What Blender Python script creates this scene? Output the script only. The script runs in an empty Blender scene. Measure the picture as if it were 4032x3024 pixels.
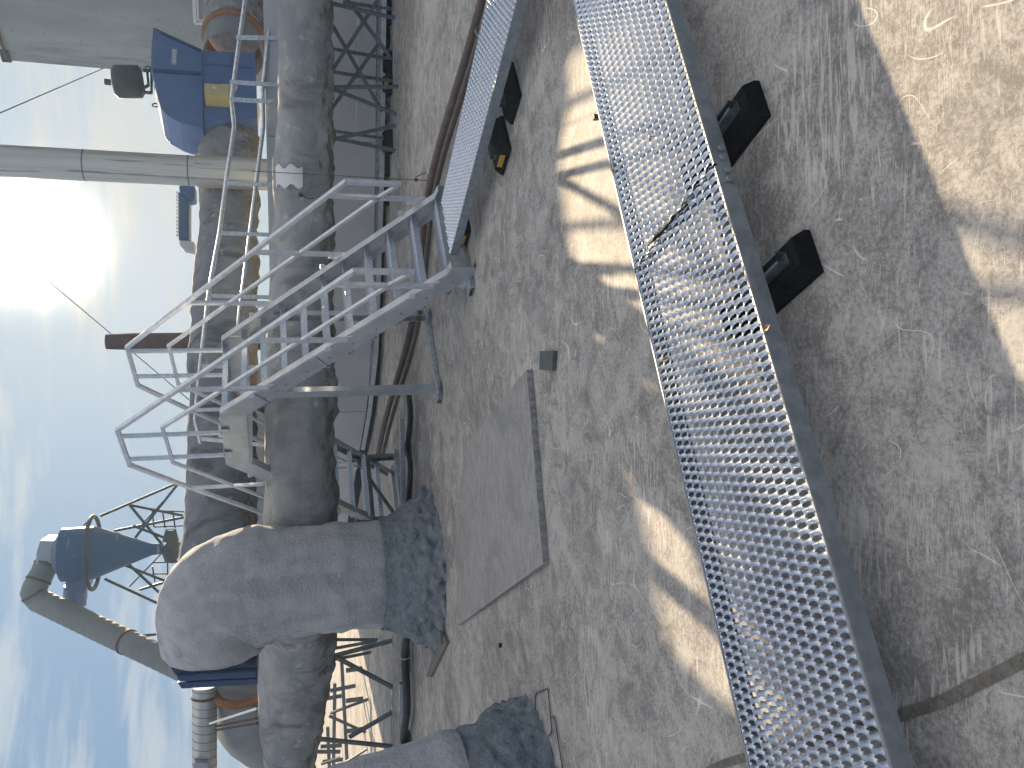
import bpy, math, random
from mathutils import Vector, Matrix, noise
random.seed(7)
C = bpy.context.scene.collection
scene = bpy.context.scene

# ---------------------------------------------------------------- camera
# the photo is turned on its side: world up points to the picture's left
FOC, CX, CY, EYE = 3089.4, 2016.0, 1512.0, 1.6
PITCH, ROLL = 0.29, 0.0219
_cp, _sp = math.cos(PITCH), math.sin(PITCH)
_up = Vector((-_cp*math.cos(ROLL), -_cp*math.sin(ROLL), _sp))
_fw = Vector((0, 0, -1)); _fw = (_fw - _up*_fw.dot(_up)).normalized()
_rt = _fw.cross(_up)
M3 = Matrix((_rt, _fw, _up))
cam = bpy.data.cameras.new('camera'); co = bpy.data.objects.new('camera', cam); C.objects.link(co)
cam.sensor_fit = 'HORIZONTAL'; cam.sensor_width = 36.0; cam.lens = FOC/4032*36.0
cam.clip_start = 0.05; cam.clip_end = 3000
co.matrix_world = Matrix.Translation((0, 0, EYE)) @ M3.to_4x4()
scene.camera = co

# ---------------------------------------------------------------- light and sky
SUN_EL, SUN_AZ = math.radians(14.7), math.radians(9.9)
SUND = Vector((math.sin(SUN_AZ)*math.cos(SUN_EL), math.cos(SUN_AZ)*math.cos(SUN_EL), math.sin(SUN_EL)))
sun = bpy.data.lights.new('sun', 'SUN'); so = bpy.data.objects.new('sun', sun); C.objects.link(so)
sun.energy = 5.0; sun.angle = math.radians(0.55); sun.color = (1.0, 0.77, 0.49)
so.rotation_euler = (-SUND).to_track_quat('-Z', 'Y').to_euler()
w = bpy.data.worlds.new('World'); scene.world = w; w.use_nodes = True
nt = w.node_tree; N = nt.nodes; L = nt.links; N.clear()
def wn(t, **k):
    n = N.new(t)
    for a, b in k.items(): setattr(n, a, b)
    return n
def wm(op, a, b=None, c=None):
    n = wn('ShaderNodeMath', operation=op)
    for i, x in enumerate((a, b, c)):
        if x is None: continue
        if isinstance(x, (int, float)): n.inputs[i].default_value = x
        else: L.new(x, n.inputs[i])
    return n.outputs[0]
sky = wn('ShaderNodeTexSky'); sky.sky_type = 'NISHITA'; sky.sun_disc = False
sky.sun_elevation = SUN_EL; sky.sun_rotation = SUN_AZ; sky.dust_density = 1.5; sky.ozone_density = 2.0; sky.altitude = 100
tc = wn('ShaderNodeTexCoord'); sep = wn('ShaderNodeSeparateXYZ'); L.new(tc.outputs['Generated'], sep.inputs[0])
mp = wn('ShaderNodeMapping'); mp.inputs['Scale'].default_value = (2.2, 2.2, 15.0); mp.inputs['Rotation'].default_value = (0.03, 0.05, 0)
L.new(tc.outputs['Generated'], mp.inputs[0])
nz = wn('ShaderNodeTexNoise'); nz.inputs['Scale'].default_value = 1.25; nz.inputs['Detail'].default_value = 7; nz.inputs['Roughness'].default_value = .56; nz.inputs['Distortion'].default_value = .35
L.new(mp.outputs[0], nz.inputs['Vector'])
mp2 = wn('ShaderNodeMapping'); mp2.inputs['Scale'].default_value = (6, 6, 46); mp2.inputs['Rotation'].default_value = (0.06, -0.03, 0.4)
L.new(tc.outputs['Generated'], mp2.inputs[0])
nz2 = wn('ShaderNodeTexNoise'); nz2.inputs['Scale'].default_value = 1.3; nz2.inputs['Detail'].default_value = 5; nz2.inputs['Distortion'].default_value = .6
L.new(mp2.outputs[0], nz2.inputs['Vector'])
mix_n = wm('ADD', wm('MULTIPLY', nz.outputs['Fac'], .78), wm('MULTIPLY', nz2.outputs['Fac'], .22))
rmp = wn('ShaderNodeMapRange'); rmp.interpolation_type = 'SMOOTHSTEP'
rmp.inputs['From Min'].default_value = .44; rmp.inputs['From Max'].default_value = .565
L.new(mix_n, rmp.inputs['Value'])
# angle to the sun
dt = wn('ShaderNodeVectorMath', operation='DOT_PRODUCT'); L.new(tc.outputs['Generated'], dt.inputs[0]); dt.inputs[1].default_value = SUND
one = wm('SUBTRACT', 1.0, dt.outputs['Value'])
oner = wm('MULTIPLY', one, wm('ADD', 1.9, wm('MULTIPLY', mix_n, -1.8)))
g1 = wm('EXPONENT', wm('MULTIPLY', oner, -1/0.0010))
g2 = wm('EXPONENT', wm('MULTIPLY', one, -1/0.022))
g3 = wm('EXPONENT', wm('MULTIPLY', one, -1/0.25))
def wcol(c):
    n = wn('ShaderNodeRGB'); n.outputs[0].default_value = (*c, 1); return n.outputs[0]
def wmix(f, a, b, t='MIX'):
    n = wn('ShaderNodeMix', data_type='RGBA', blend_type=t)
    if isinstance(f, (int, float)): n.inputs[0].default_value = f
    else: L.new(f, n.inputs[0])
    L.new(a, n.inputs[6]); L.new(b, n.inputs[7]); return n.outputs[2]
def wscale(col, f):
    n = wn('ShaderNodeVectorMath', operation='SCALE'); L.new(col, n.inputs[0])
    if isinstance(f, (int, float)): n.inputs['Scale'].default_value = f
    else: L.new(f, n.inputs['Scale'])
    return n.outputs[0]
def wadd(a, b):
    n = wn('ShaderNodeVectorMath', operation='ADD'); L.new(a, n.inputs[0]); L.new(b, n.inputs[1]); return n.outputs[0]
BG = 0.10
blue = wscale(sky.outputs[0], 0.02)
base = wadd(blue, wcol((.46, .76, 1.26)))
cl_col = wmix(g2, wcol((1.45, 1.55, 1.70)), wcol((1.75, 1.60, 1.36)))
skyc = wmix(wm('MULTIPLY', rmp.outputs[0], .85), base, cl_col)
# thin haze low over the horizon
hz = wn('ShaderNodeMapRange'); hz.interpolation_type = 'SMOOTHSTEP'
hz.inputs['From Min'].default_value = .0; hz.inputs['From Max'].default_value = .15; hz.inputs['To Min'].default_value = .9; hz.inputs['To Max'].default_value = 0
L.new(sep.outputs[2], hz.inputs['Value'])
skyc = wmix(hz.outputs[0], skyc, wcol((1.18, 1.45, 1.64)))
# bright cloud overhead, out of view, added to lift the ambient light
zen = wn('ShaderNodeMapRange'); zen.interpolation_type = 'SMOOTHSTEP'
zen.inputs['From Min'].default_value = .55; zen.inputs['From Max'].default_value = .85; zen.inputs['To Min'].default_value = 0.0; zen.inputs['To Max'].default_value = .95
L.new(sep.outputs[2], zen.inputs['Value']); skyc = wmix(zen.outputs[0], skyc, wcol((3.1, 2.85, 2.65)))
glow = wadd(wscale(wcol((1.0, .90, .70)), wm('MULTIPLY', g1, 20.0)), wscale(wcol((1.0, .86, .62)), wm('MULTIPLY', g2, .20)))
g5 = wm('EXPONENT', wm('MULTIPLY', one, -1/0.055))
skyc = wmix(wm('MULTIPLY', g5, .26), skyc, wcol((1.95, 1.72, 1.36)))
skyc = wadd(skyc, glow)
bg = wn('ShaderNodeBackground'); bg.inputs['Strength'].default_value = BG; L.new(skyc, bg.inputs['Color'])
wo = wn('ShaderNodeOutputWorld'); L.new(bg.outputs[0], wo.inputs[0])
scene.view_settings.view_transform = 'Standard'; scene.view_settings.look = 'None'
scene.view_settings.exposure = 1.75; scene.view_settings.gamma = 1
scene.render.engine = 'CYCLES'
scene.cycles.max_bounces = 6; scene.cycles.diffuse_bounces = 3; scene.cycles.glossy_bounces = 3
scene.cycles.sample_clamp_indirect = 4

# ---------------------------------------------------------------- survey helpers (photo pixel -> point on a known plane)
O = Vector((0, 0, EYE))
def ray(X, Y): return (M3 @ Vector(((X-CX)/FOC, -(Y-CY)/FOC, -1))).normalized()
def gz(X, Y, z=0.0):
    r = ray(X, Y); return O + r*((z-EYE)/r.z)
def on(X, Y, P, n):
    r = ray(X, Y); return O + r*((Vector(P)-O).dot(n)/r.dot(n))
def aty(X, Y, y): return on(X, Y, (0, y, 0), Vector((0, 1, 0)))
AZT = math.radians(56.83)
T = Vector((math.sin(AZT), math.cos(AZT), 0)); S = Vector((-T.y, T.x, 0)); Z = Vector((0, 0, 1))
def W(a, b, z=0.0): return T*a + S*b + Z*z
def ats(X, Y, s): return on(X, Y, S*s, S)
def att(X, Y, t): return on(X, Y, T*t, T)

# ---------------------------------------------------------------- materials
def mat(name, c1, c2=None, rough=.6, metal=0.0, scale=6, detail=6, lo=.35, hi=.65, stretch=(1, 1, 1), rot=(0, 0, 0),
        c3=None, s3=2, lo3=.55, hi3=.7, st3=(1, 1, 1), bump=0.0, bscale=40, bdist=.01, rvar=0.0, spec=.4, c4=None, s4=60, lo4=.6, hi4=.66, coat=0, under=None):
    m = bpy.data.materials.new(name); m.use_nodes = True
    t = m.node_tree; n = t.nodes; l = t.links; p = n['Principled BSDF']
    p.inputs['Roughness'].default_value = rough; p.inputs['Metallic'].default_value = metal
    p.inputs['Specular IOR Level'].default_value = spec
    if coat: p.inputs['Coat Weight'].default_value = coat
    if c2 is None: c2 = tuple(x*.85 for x in c1)
    tcn = n.new('ShaderNodeTexCoord')
    def noi(sc, det, st=(1, 1, 1), ro=(0, 0, 0), dist=0):
        mpn = n.new('ShaderNodeMapping'); mpn.inputs['Scale'].default_value = st; mpn.inputs['Rotation'].default_value = ro
        l.new(tcn.outputs['Object'], mpn.inputs[0])
        k = n.new('ShaderNodeTexNoise'); k.inputs['Scale'].default_value = sc; k.inputs['Detail'].default_value = det; k.inputs['Roughness'].default_value = .6; k.inputs['Distortion'].default_value = dist
        l.new(mpn.outputs[0], k.inputs['Vector']); return k.outputs['Fac']
    def rm(x, a, b):
        k = n.new('ShaderNodeMapRange'); k.interpolation_type = 'SMOOTHSTEP'; k.inputs['From Min'].default_value = a; k.inputs['From Max'].default_value = b
        l.new(x, k.inputs['Value']); return k.outputs[0]
    def mx(f, a, b):
        k = n.new('ShaderNodeMix'); k.data_type = 'RGBA'; l.new(f, k.inputs[0])
        for i, x in ((6, a), (7, b)):
            if isinstance(x, tuple): k.inputs[i].default_value = (*x, 1)
            else: l.new(x, k.inputs[i])
        return k.outputs[2]
    f1 = noi(scale, detail, stretch, rot, .3)
    col = mx(rm(f1, lo, hi), c1, c2)
    if c3: col = mx(rm(noi(s3, 5, st3, (0, 0, 0), .5), lo3, hi3), col, c3)
    if c4: col = mx(rm(noi(s4, 4), lo4, hi4), col, c4)
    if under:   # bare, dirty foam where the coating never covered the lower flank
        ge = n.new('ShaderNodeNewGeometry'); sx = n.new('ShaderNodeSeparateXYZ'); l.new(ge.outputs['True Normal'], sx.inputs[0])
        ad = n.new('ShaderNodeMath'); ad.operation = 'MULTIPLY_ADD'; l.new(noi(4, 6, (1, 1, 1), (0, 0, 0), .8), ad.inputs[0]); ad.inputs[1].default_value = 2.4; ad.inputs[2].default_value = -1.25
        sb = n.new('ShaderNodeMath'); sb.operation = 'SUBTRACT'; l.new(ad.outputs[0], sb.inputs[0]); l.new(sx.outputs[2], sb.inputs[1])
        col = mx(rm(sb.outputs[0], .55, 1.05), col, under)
    l.new(col, p.inputs['Base Color'])
    if rvar:
        k = n.new('ShaderNodeMapRange'); k.inputs['To Min'].default_value = max(.02, rough-rvar); k.inputs['To Max'].default_value = min(1, rough+rvar)
        l.new(f1, k.inputs['Value']); l.new(k.outputs[0], p.inputs['Roughness'])
    if bump:
        b = n.new('ShaderNodeBump'); b.inputs['Strength'].default_value = bump; b.inputs['Distance'].default_value = bdist
        l.new(noi(bscale, 6), b.inputs['Height']); l.new(b.outputs[0], p.inputs['Normal'])
    return m

MT = {}
MT['galv'] = mat('galvanized_steel', (.62, .66, .70), (.44, .48, .53), rough=.42, metal=.85, scale=26, rvar=.12, bump=.08, bscale=200, bdist=.002)
MT['rail'] = mat('galvanized_rail', (.64, .67, .72), (.52, .55, .60), rough=.36, metal=.6, scale=14, rvar=.1)
MT['web'] = mat('stair_channel_steel', (.50, .53, .57), (.40, .43, .47), rough=.40, metal=.6, scale=5, rvar=.1)
MT['channel'] = mat('dull_zinc_channel', (.30, .33, .36), (.22, .25, .28), rough=.55, metal=.4, scale=18, bump=.05, bscale=160, bdist=.002)
MT['grate'] = mat('zinc_grating', (.66, .72, .82), (.48, .54, .63), rough=.34, metal=.8, scale=60, rvar=.15, c4=(.30, .22, .13), s4=9, lo4=.69, hi4=.76)
MT['rubber'] = mat('black_rubber', (.008, .010, .012), (.013, .015, .018), rough=.9, spec=.12, scale=60, c4=(.25, .25, .25), s4=260, lo4=.74, hi4=.77, bump=.5, bscale=240, bdist=.003)
MT['strut'] = mat('dark_zinc_strut', (.17, .21, .23), (.10, .13, .15), rough=.4, metal=.6, scale=20)
MT['yellow'] = mat('amber_reflector', (.62, .36, .05), (.50, .27, .03), rough=.5)
MT['brown'] = mat('brown_pipe_wrap', (.115, .085, .075), (.075, .058, .052), rough=.6, scale=9, bump=.1, bscale=60)
MT['blackhose'] = mat('black_hose', (.02, .024, .03), (.035, .04, .045), rough=.55, scale=12)
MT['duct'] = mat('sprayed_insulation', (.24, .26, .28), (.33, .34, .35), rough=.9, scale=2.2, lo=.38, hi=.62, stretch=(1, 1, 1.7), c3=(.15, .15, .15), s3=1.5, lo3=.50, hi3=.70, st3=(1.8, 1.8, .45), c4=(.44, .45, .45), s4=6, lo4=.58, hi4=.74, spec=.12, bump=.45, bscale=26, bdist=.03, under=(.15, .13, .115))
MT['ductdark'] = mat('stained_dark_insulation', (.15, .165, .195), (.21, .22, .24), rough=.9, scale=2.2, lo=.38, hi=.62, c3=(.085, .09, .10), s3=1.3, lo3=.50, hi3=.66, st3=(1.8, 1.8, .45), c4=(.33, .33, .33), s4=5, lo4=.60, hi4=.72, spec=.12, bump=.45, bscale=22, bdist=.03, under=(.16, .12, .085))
MT['foam'] = mat('pale_sprayed_foam', (.47, .49, .52), (.36, .38, .41), rough=.92, scale=5, stretch=(1, 1, .35), c3=(.20, .21, .22), s3=3, lo3=.60, hi3=.74, st3=(1, 1, .5), c4=(.50, .53, .56), s4=11, lo4=.62, hi4=.76, spec=.15, bump=.8, bscale=30, bdist=.035)
MT['foamblue'] = mat('blue_grey_foam_skirt', (.24, .285, .33), (.17, .20, .235), rough=.95, scale=9, bump=1.0, bscale=22, bdist=.05)
MT['wallwhite'] = mat('coated_panel', (.50, .51, .53), (.44, .45, .47), rough=.6, scale=1.2, bump=.03)
MT['bldg'] = mat('stained_coated_wall', (.30, .325, .35), (.24, .265, .29), rough=.85, scale=1.3, stretch=(1, 1, .3), c3=(.15, .165, .17), s3=1.0, lo3=.52, hi3=.70, st3=(1, 1, .22), c4=(.17, .18, .17), s4=9, lo4=.62, hi4=.72, bump=.3, bscale=12, bdist=.02)
MT['blue'] = mat('blue_machine_paint', (.085, .15, .33), (.07, .125, .29), rough=.45, scale=3, spec=.5, c4=(.14, .17, .21), s4=2.2, lo4=.60, hi4=.8)
MT['deepblue'] = mat('deep_blue_paint', (.015, .05, .17), (.01, .035, .13), rough=.3, scale=2, spec=.5, coat=.3)
MT['bluegrey'] = mat('weathered_blue_steel', (.012, .06, .17), (.010, .048, .13), rough=.5, scale=1.4, c3=(.25, .25, .17), s3=2.0, lo3=.64, hi3=.70, st3=(1, 1, 4))
MT['stain'] = mat('stainless_stack', (.62, .59, .54), (.50, .475, .44), rough=.38, metal=.55, scale=2.0, stretch=(5, 5, .25), c3=(.26, .25, .25), s3=1.2, lo3=.60, hi3=.66, st3=(7, 7, .25), rvar=.1)
MT['spiral'] = mat('spiral_duct_zinc', (.46, .49, .50), (.36, .39, .41), rough=.4, metal=.6, scale=2)
MT['rust'] = mat('rusty_steel', (.13, .065, .04), (.07, .04, .03), rough=.85, scale=4)
MT['orange'] = mat('orange_sealant', (.30, .14, .06), (.22, .10, .045), rough=.8, scale=6, bump=.3)
MT['dark'] = mat('dark_painted_steel', (.035, .035, .045), (.025, .025, .03), rough=.6)
MT['yguard'] = mat('pale_yellow_guard', (.50, .46, .22), (.44, .40, .19), rough=.6, scale=3)
MT['beam'] = mat('grey_steel_section', (.17, .20, .22), (.115, .14, .16), rough=.6, metal=.3, scale=7)
MT['board'] = mat('grey_cement_board', (.36, .36, .36), (.22, .22, .225), rough=.9, scale=9, stretch=(1, 12, 1), rot=(0, 0, 1.9), c3=(.22, .225, .23), s3=2.4, lo3=.48, hi3=.7, c4=(.16, .16, .16), s4=60, lo4=.60, hi4=.66, bump=.25, bscale=90, bdist=.004)
MT['slab'] = mat('green_grey_pad', (.095, .12, .12), (.075, .095, .10), rough=.8, scale=14)
MT['wood'] = mat('weathered_board', (.20, .18, .17), (.15, .135, .13), rough=.9, scale=3, stretch=(1, 8, 1))
MT['white'] = mat('white_jacket', (.62, .64, .68), (.55, .57, .61), rough=.5)
MT['label'] = mat('pale_plate', (.35, .37, .45), (.30, .32, .40), rough=.5)
MT['wirem'] = mat('thin_wire', (.10, .10, .10), (.08, .08, .08), rough=.5, metal=.5)
MT['cladding'] = mat('silver_cladding', (.60, .62, .66), (.52, .54, .58), rough=.22, metal=.9, scale=3)

# weathered roof membrane: mottled grey, worn pale streaks, scuffs and scratches
def roof_mat():
    m = bpy.data.materials.new('weathered_roof_membrane'); m.use_nodes = True
    t = m.node_tree; n = t.nodes; l = t.links; p = n['Principled BSDF']
    p.inputs['Roughness'].default_value = .8; p.inputs['Specular IOR Level'].default_value = .28
    tcn = n.new('ShaderNodeTexCoord')
    def noi(sc, det=6, st=(1, 1, 1), rz=0, dist=0, rg=.6):
        k0 = n.new('ShaderNodeMapping'); k0.inputs['Scale'].default_value = st; k0.inputs['Rotation'].default_value = (0, 0, rz); l.new(tcn.outputs['Object'], k0.inputs[0])
        k = n.new('ShaderNodeTexNoise'); k.inputs['Scale'].default_value = sc; k.inputs['Detail'].default_value = det; k.inputs['Roughness'].default_value = rg; k.inputs['Distortion'].default_value = dist
        l.new(k0.outputs[0], k.inputs['Vector']); return k.outputs['Fac']
    def rm(x, a, b, c=0.0, d=1.0):
        k = n.new('ShaderNodeMapRange'); k.interpolation_type = 'SMOOTHSTEP'
        for nm, v in (('From Min', a), ('From Max', b), ('To Min', c), ('To Max', d)): k.inputs[nm].default_value = v
        l.new(x, k.inputs['Value']); return k.outputs[0]
    def mx(f, a, b):
        k = n.new('ShaderNodeMix'); k.data_type = 'RGBA'; l.new(f, k.inputs[0])
        for i, x in ((6, a), (7, b)):
            if isinstance(x, tuple): k.inputs[i].default_value = (*x, 1)
            else: l.new(x, k.inputs[i])
        return k.outputs[2]
    def mth(op, a, b):
        k = n.new('ShaderNodeMath'); k.operation = op
        for i, x in enumerate((a, b)):
            if isinstance(x, (int, float)): k.inputs[i].default_value = x
            else: l.new(x, k.inputs[i])
        return k.outputs[0]
    big = noi(.9, 4, dist=.6)
    mid = noi(6.0, 9, dist=.9, rg=.68)
    fine = noi(55, 10, rg=.85)
    ff = mth('ADD', mth('MULTIPLY', big, .20), mth('ADD', mth('MULTIPLY', mid, .30), mth('MULTIPLY', fine, .50)))
    col = mx(rm(ff, .43, .57), (.18, .178, .177), (.425, .42, .412))
    # dark grime speckle
    col = mx(rm(mth('MULTIPLY', noi(140, 5, rg=.7), noi(8, 5)), .315, .37, 0, .6), col, (.13, .125, .12))
    # brushed pale streaks running with the falls
    a1 = rm(mth('MULTIPLY', noi(7, 4, (1, 9, 1), .62, .4), noi(1.6, 3, dist=1.0)), .30, .37, 0, .55)
    col = mx(a1, col, (.60, .585, .56))
    a2 = rm(mth('MULTIPLY', noi(20, 3, (1, 14, 1), -.45, .2), noi(1.9, 3, dist=1.4)), .335, .40, 0, .4)
    col = mx(a2, col, (.60, .585, .56))
    a3 = rm(mth('MULTIPLY', noi(24, 2, (1, 22, 1), 1.35, .1), noi(1.3, 3, dist=1.2)), .35, .40, 0, .4)
    col = mx(a3, col, (.62, .605, .58))
    # curved scuff marks: thin contour lines of a slow noise, broken up
    def lines(sc, lev, wd, brk, rz):
        f = noi(sc, 0, rz=rz, dist=.2)
        d = mth('ABSOLUTE', mth('SUBTRACT', f, lev), 0.0)
        return mth('MULTIPLY', rm(d, 0, wd, 1, 0), rm(noi(brk, 2, rz=rz+1), .54, .60))
    col = mx(mth('MULTIPLY', lines(2.4, .5, .0030, 3.1, .3), .85), col, (.70, .685, .66))
    col = mx(mth('MULTIPLY', lines(4.1, .56, .0045, 4.0, 1.7), .85), col, (.70, .685, .66))
    # fine random straight scratches
    for sc, st, rz in ((9, (1, 60, 1), .25), (8, (1, 70, 1), 1.9), (11, (1, 60, 1), -.9)):
        s_ = rm(noi(sc, 1, st, rz), .715, .735)
        col = mx(mth('MULTIPLY', s_, rm(noi(2.6, 2, rz=rz), .5, .58)), col, (.68, .665, .64))
    # ochre stains
    col = mx(rm(noi(.8, 5, dist=1.5), .60, .74, 0, .35), col, (.27, .24, .20))
    l.new(col, p.inputs['Base Color'])
    b = n.new('ShaderNodeBump'); b.inputs['Strength'].default_value = .35; b.inputs['Distance'].default_value = .004
    l.new(mth('ADD', ff, mth('MULTIPLY', noi(170, 4), .25)), b.inputs['Height']); l.new(b.outputs[0], p.inputs['Normal'])
    return m
MT['roof'] = roof_mat()

# ---------------------------------------------------------------- mesh building
class MB:
    def __init__(s): s.v = []; s.f = []; s.sm = []
    def add(s, vs, fs, smooth=False):
        o = len(s.v); s.v += [Vector(x) for x in vs]
        for f in fs: s.f.append(tuple(i+o for i in f)); s.sm.append(smooth)
        return s
    def box(s, c, sx, sy, sz, ax=(Vector((1, 0, 0)), Vector((0, 1, 0)), Vector((0, 0, 1)))):
        c = Vector(c); vs = []
        for k in (-1, 1):
            for j in (-1, 1):
                for i in (-1, 1): vs.append(c + ax[0]*(i*sx/2) + ax[1]*(j*sy/2) + ax[2]*(k*sz/2))
        return s.add(vs, [(0, 2, 3, 1), (4, 5, 7, 6), (0, 1, 5, 4), (2, 6, 7, 3), (0, 4, 6, 2), (1, 3, 7, 5)])
    def bar(s, p, q, w, h, up=Z):
        p = Vector(p); q = Vector(q); d = (q-p); ln = d.length; d.normalize()
        u = Vector(up)
        if abs(u.dot(d)) > .98: u = T
        x = d.cross(u).normalized(); y = x.cross(d).normalized()
        return s.box((p+q)/2, ln, w, h, (d, x, y))
    def tube(s, pts, r, n=10, caps=True, smooth=True):
        pts = [Vector(p) for p in pts]
        rs = r if isinstance(r, (list, tuple)) else [r]*len(pts)
        d0 = (pts[1]-pts[0]).normalized(); u = Z if abs(d0.z) < .9 else Vector((1, 0, 0))
        x = d0.cross(u).normalized(); rings = []
        for i, p in enumerate(pts):
            d = (pts[min(i+1, len(pts)-1)] - pts[max(i-1, 0)]).normalized()
            x = (x - d*x.dot(d)).normalized(); y = d.cross(x)
            rings.append([p + (x*math.cos(a) + y*math.sin(a))*rs[i] for a in [2*math.pi*k/n for k in range(n)]])
        vs = [v for rg in rings for v in rg]; fs = []
        for i in range(len(pts)-1):
            for k in range(n): fs.append((i*n+k, i*n+(k+1) % n, (i+1)*n+(k+1) % n, (i+1)*n+k))
        s.add(vs, fs, smooth)
        if caps:
            s.add(rings[0], [tuple(range(n))[::-1]]); s.add(rings[-1], [tuple(range(n))])
        return s
    def prism(s, poly, ext):
        poly = [Vector(p) for p in poly]; n = len(poly); ext = Vector(ext)
        vs = poly + [p+ext for p in poly]
        fs = [tuple(range(n))[::-1], tuple(range(n, 2*n))] + [(i, (i+1) % n, n+(i+1) % n, n+i) for i in range(n)]
        return s.add(vs, fs)
    def hexbolt(s, c, axis, r, h):
        axis = Vector(axis).normalized(); u = Z if abs(axis.z) < .9 else T
        x = axis.cross(u).normalized(); y = axis.cross(x)
        return s.prism([Vector(c) + (x*math.cos(a)+y*math.sin(a))*r for a in [math.pi/3*k for k in range(6)]], axis*h)
    def lump(s, amp, sc, seed=0.0, zbias=0):
        for v in s.v:
            q = v*sc + Vector((seed, seed*1.3, -seed))
            v += Vector((noise.noise(q), noise.noise(q+Vector((31, 0, 0))), noise.noise(q+Vector((0, 57, 0)))))*amp
        return s

ORG = {}
def root(name, label, cat, loc=(0, 0, 0), group=None, kind=None):
    o = bpy.data.objects.new(name, None); C.objects.link(o); o.location = loc; o.empty_display_size = .1
    o['label'] = label; o['category'] = cat
    if group: o['group'] = group
    if kind: o['kind'] = kind
    ORG[o] = Vector(loc); return o
def build(name, mb, m, parent=None, label=None, bevel=0, origin=None):
    org = ORG[parent] if parent is not None else (Vector(origin) if origin is not None else Vector((0, 0, 0)))
    me = bpy.data.meshes.new(name); me.from_pydata([tuple(v-org) for v in mb.v], [], mb.f)
    me.polygons.foreach_set('use_smooth', mb.sm); me.materials.append(MT[m] if isinstance(m, str) else m); me.update()
    o = bpy.data.objects.new(name, me); C.objects.link(o)
    if parent is not None: o.parent = parent
    else: o.location = org
    ORG[o] = org
    if label: o['label'] = label
    if bevel:
        b = o.modifiers.new('bevel', 'BEVEL'); b.width = bevel; b.segments = 2; b.limit_method = 'ANGLE'; b.angle_limit = math.radians(40)
    return o
def tag(o, label=None, cat=None, group=None, kind=None):
    for k, v in (('label', label), ('category', cat), ('group', group), ('kind', kind)):
        if v: o[k] = v
    return o
def copy_thing(o, loc, rotz=0.0, label=None):
    r = o.copy(); C.objects.link(r); r.location = loc; r.rotation_euler = (0, 0, rotz)
    if label: r['label'] = label
    for ch in list(o.children):
        c = ch.copy(); C.objects.link(c); c.parent = r
        for g in list(ch.children):
            d = g.copy(); C.objects.link(d); d.parent = c
    return r

def spline(pts, m=10):
    out = []; P = [Vector(p) for p in pts]; n = len(P)
    for i in range(n-1):
        a, b, c, d = P[max(i-1, 0)], P[i], P[i+1], P[min(i+2, n-1)]
        for k in range(m):
            t = k/m
            out.append(.5*((2*b) + (c-a)*t + (2*a-5*b+4*c-d)*t*t + (3*b-a-3*c+d)*t**3))
    out.append(P[-1]); return out

def duct(pts, radii, m=14, n=56, amp=.03, sc=1.6, seed=1.0, under=.0, fine=.012, caps=True):
    """fat insulated pipe: radii interpolated along the path, lumpy skin, rougher underside"""
    c = spline([Vector((*p, r)) if False else p for p, r in zip(pts, radii)], m)
    rr = [v.x for v in spline([Vector((r, 0, 0)) for r in radii], m)]
    mb = MB(); d0 = (c[1]-c[0]).normalized(); u = Z if abs(d0.z) < .9 else Vector((1, 0, 0)); x = d0.cross(u).normalized()
    rings = []; run = 0.0; ring_ = []
    for i, p in enumerate(c):      # faint ridges where the wrapped lengths meet
        if i: run += (p-c[i-1]).length
        ring_.append(.016*max(0, math.cos(run/1.22*2*math.pi+seed))**14 - .004)
    for i, p in enumerate(c):
        d = (c[min(i+1, len(c)-1)] - c[max(i-1, 0)]).normalized()
        x = (x - d*x.dot(d)).normalized(); y = d.cross(x); rg = []
        for k in range(n):
            a = 2*math.pi*k/n; q = x*math.cos(a)+y*math.sin(a); v = p + q*rr[i]
            o = amp*noise.noise(v*sc+Vector((seed, 0, 0))) + fine*noise.noise(v*9+Vector((0, seed, 0)))
            if under and q.z < -.25: o += under*(-q.z)*(noise.noise(v*5.5+Vector((seed, seed, 0)))+.5*noise.noise(v*13))
            o += ring_[i]; rg.append(v + q*o)
        rings.append(rg)
    vs = [v for rg in rings for v in rg]; fs = []
    for i in range(len(rings)-1):
        for k in range(n): fs.append((i*n+k, i*n+(k+1) % n, (i+1)*n+(k+1) % n, (i+1)*n+k))
    mb.add(vs, fs, True)
    if caps: mb.add(rings[0], [tuple(range(n))[::-1]]); mb.add(rings[-1], [tuple(range(n))])
    return mb

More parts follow.
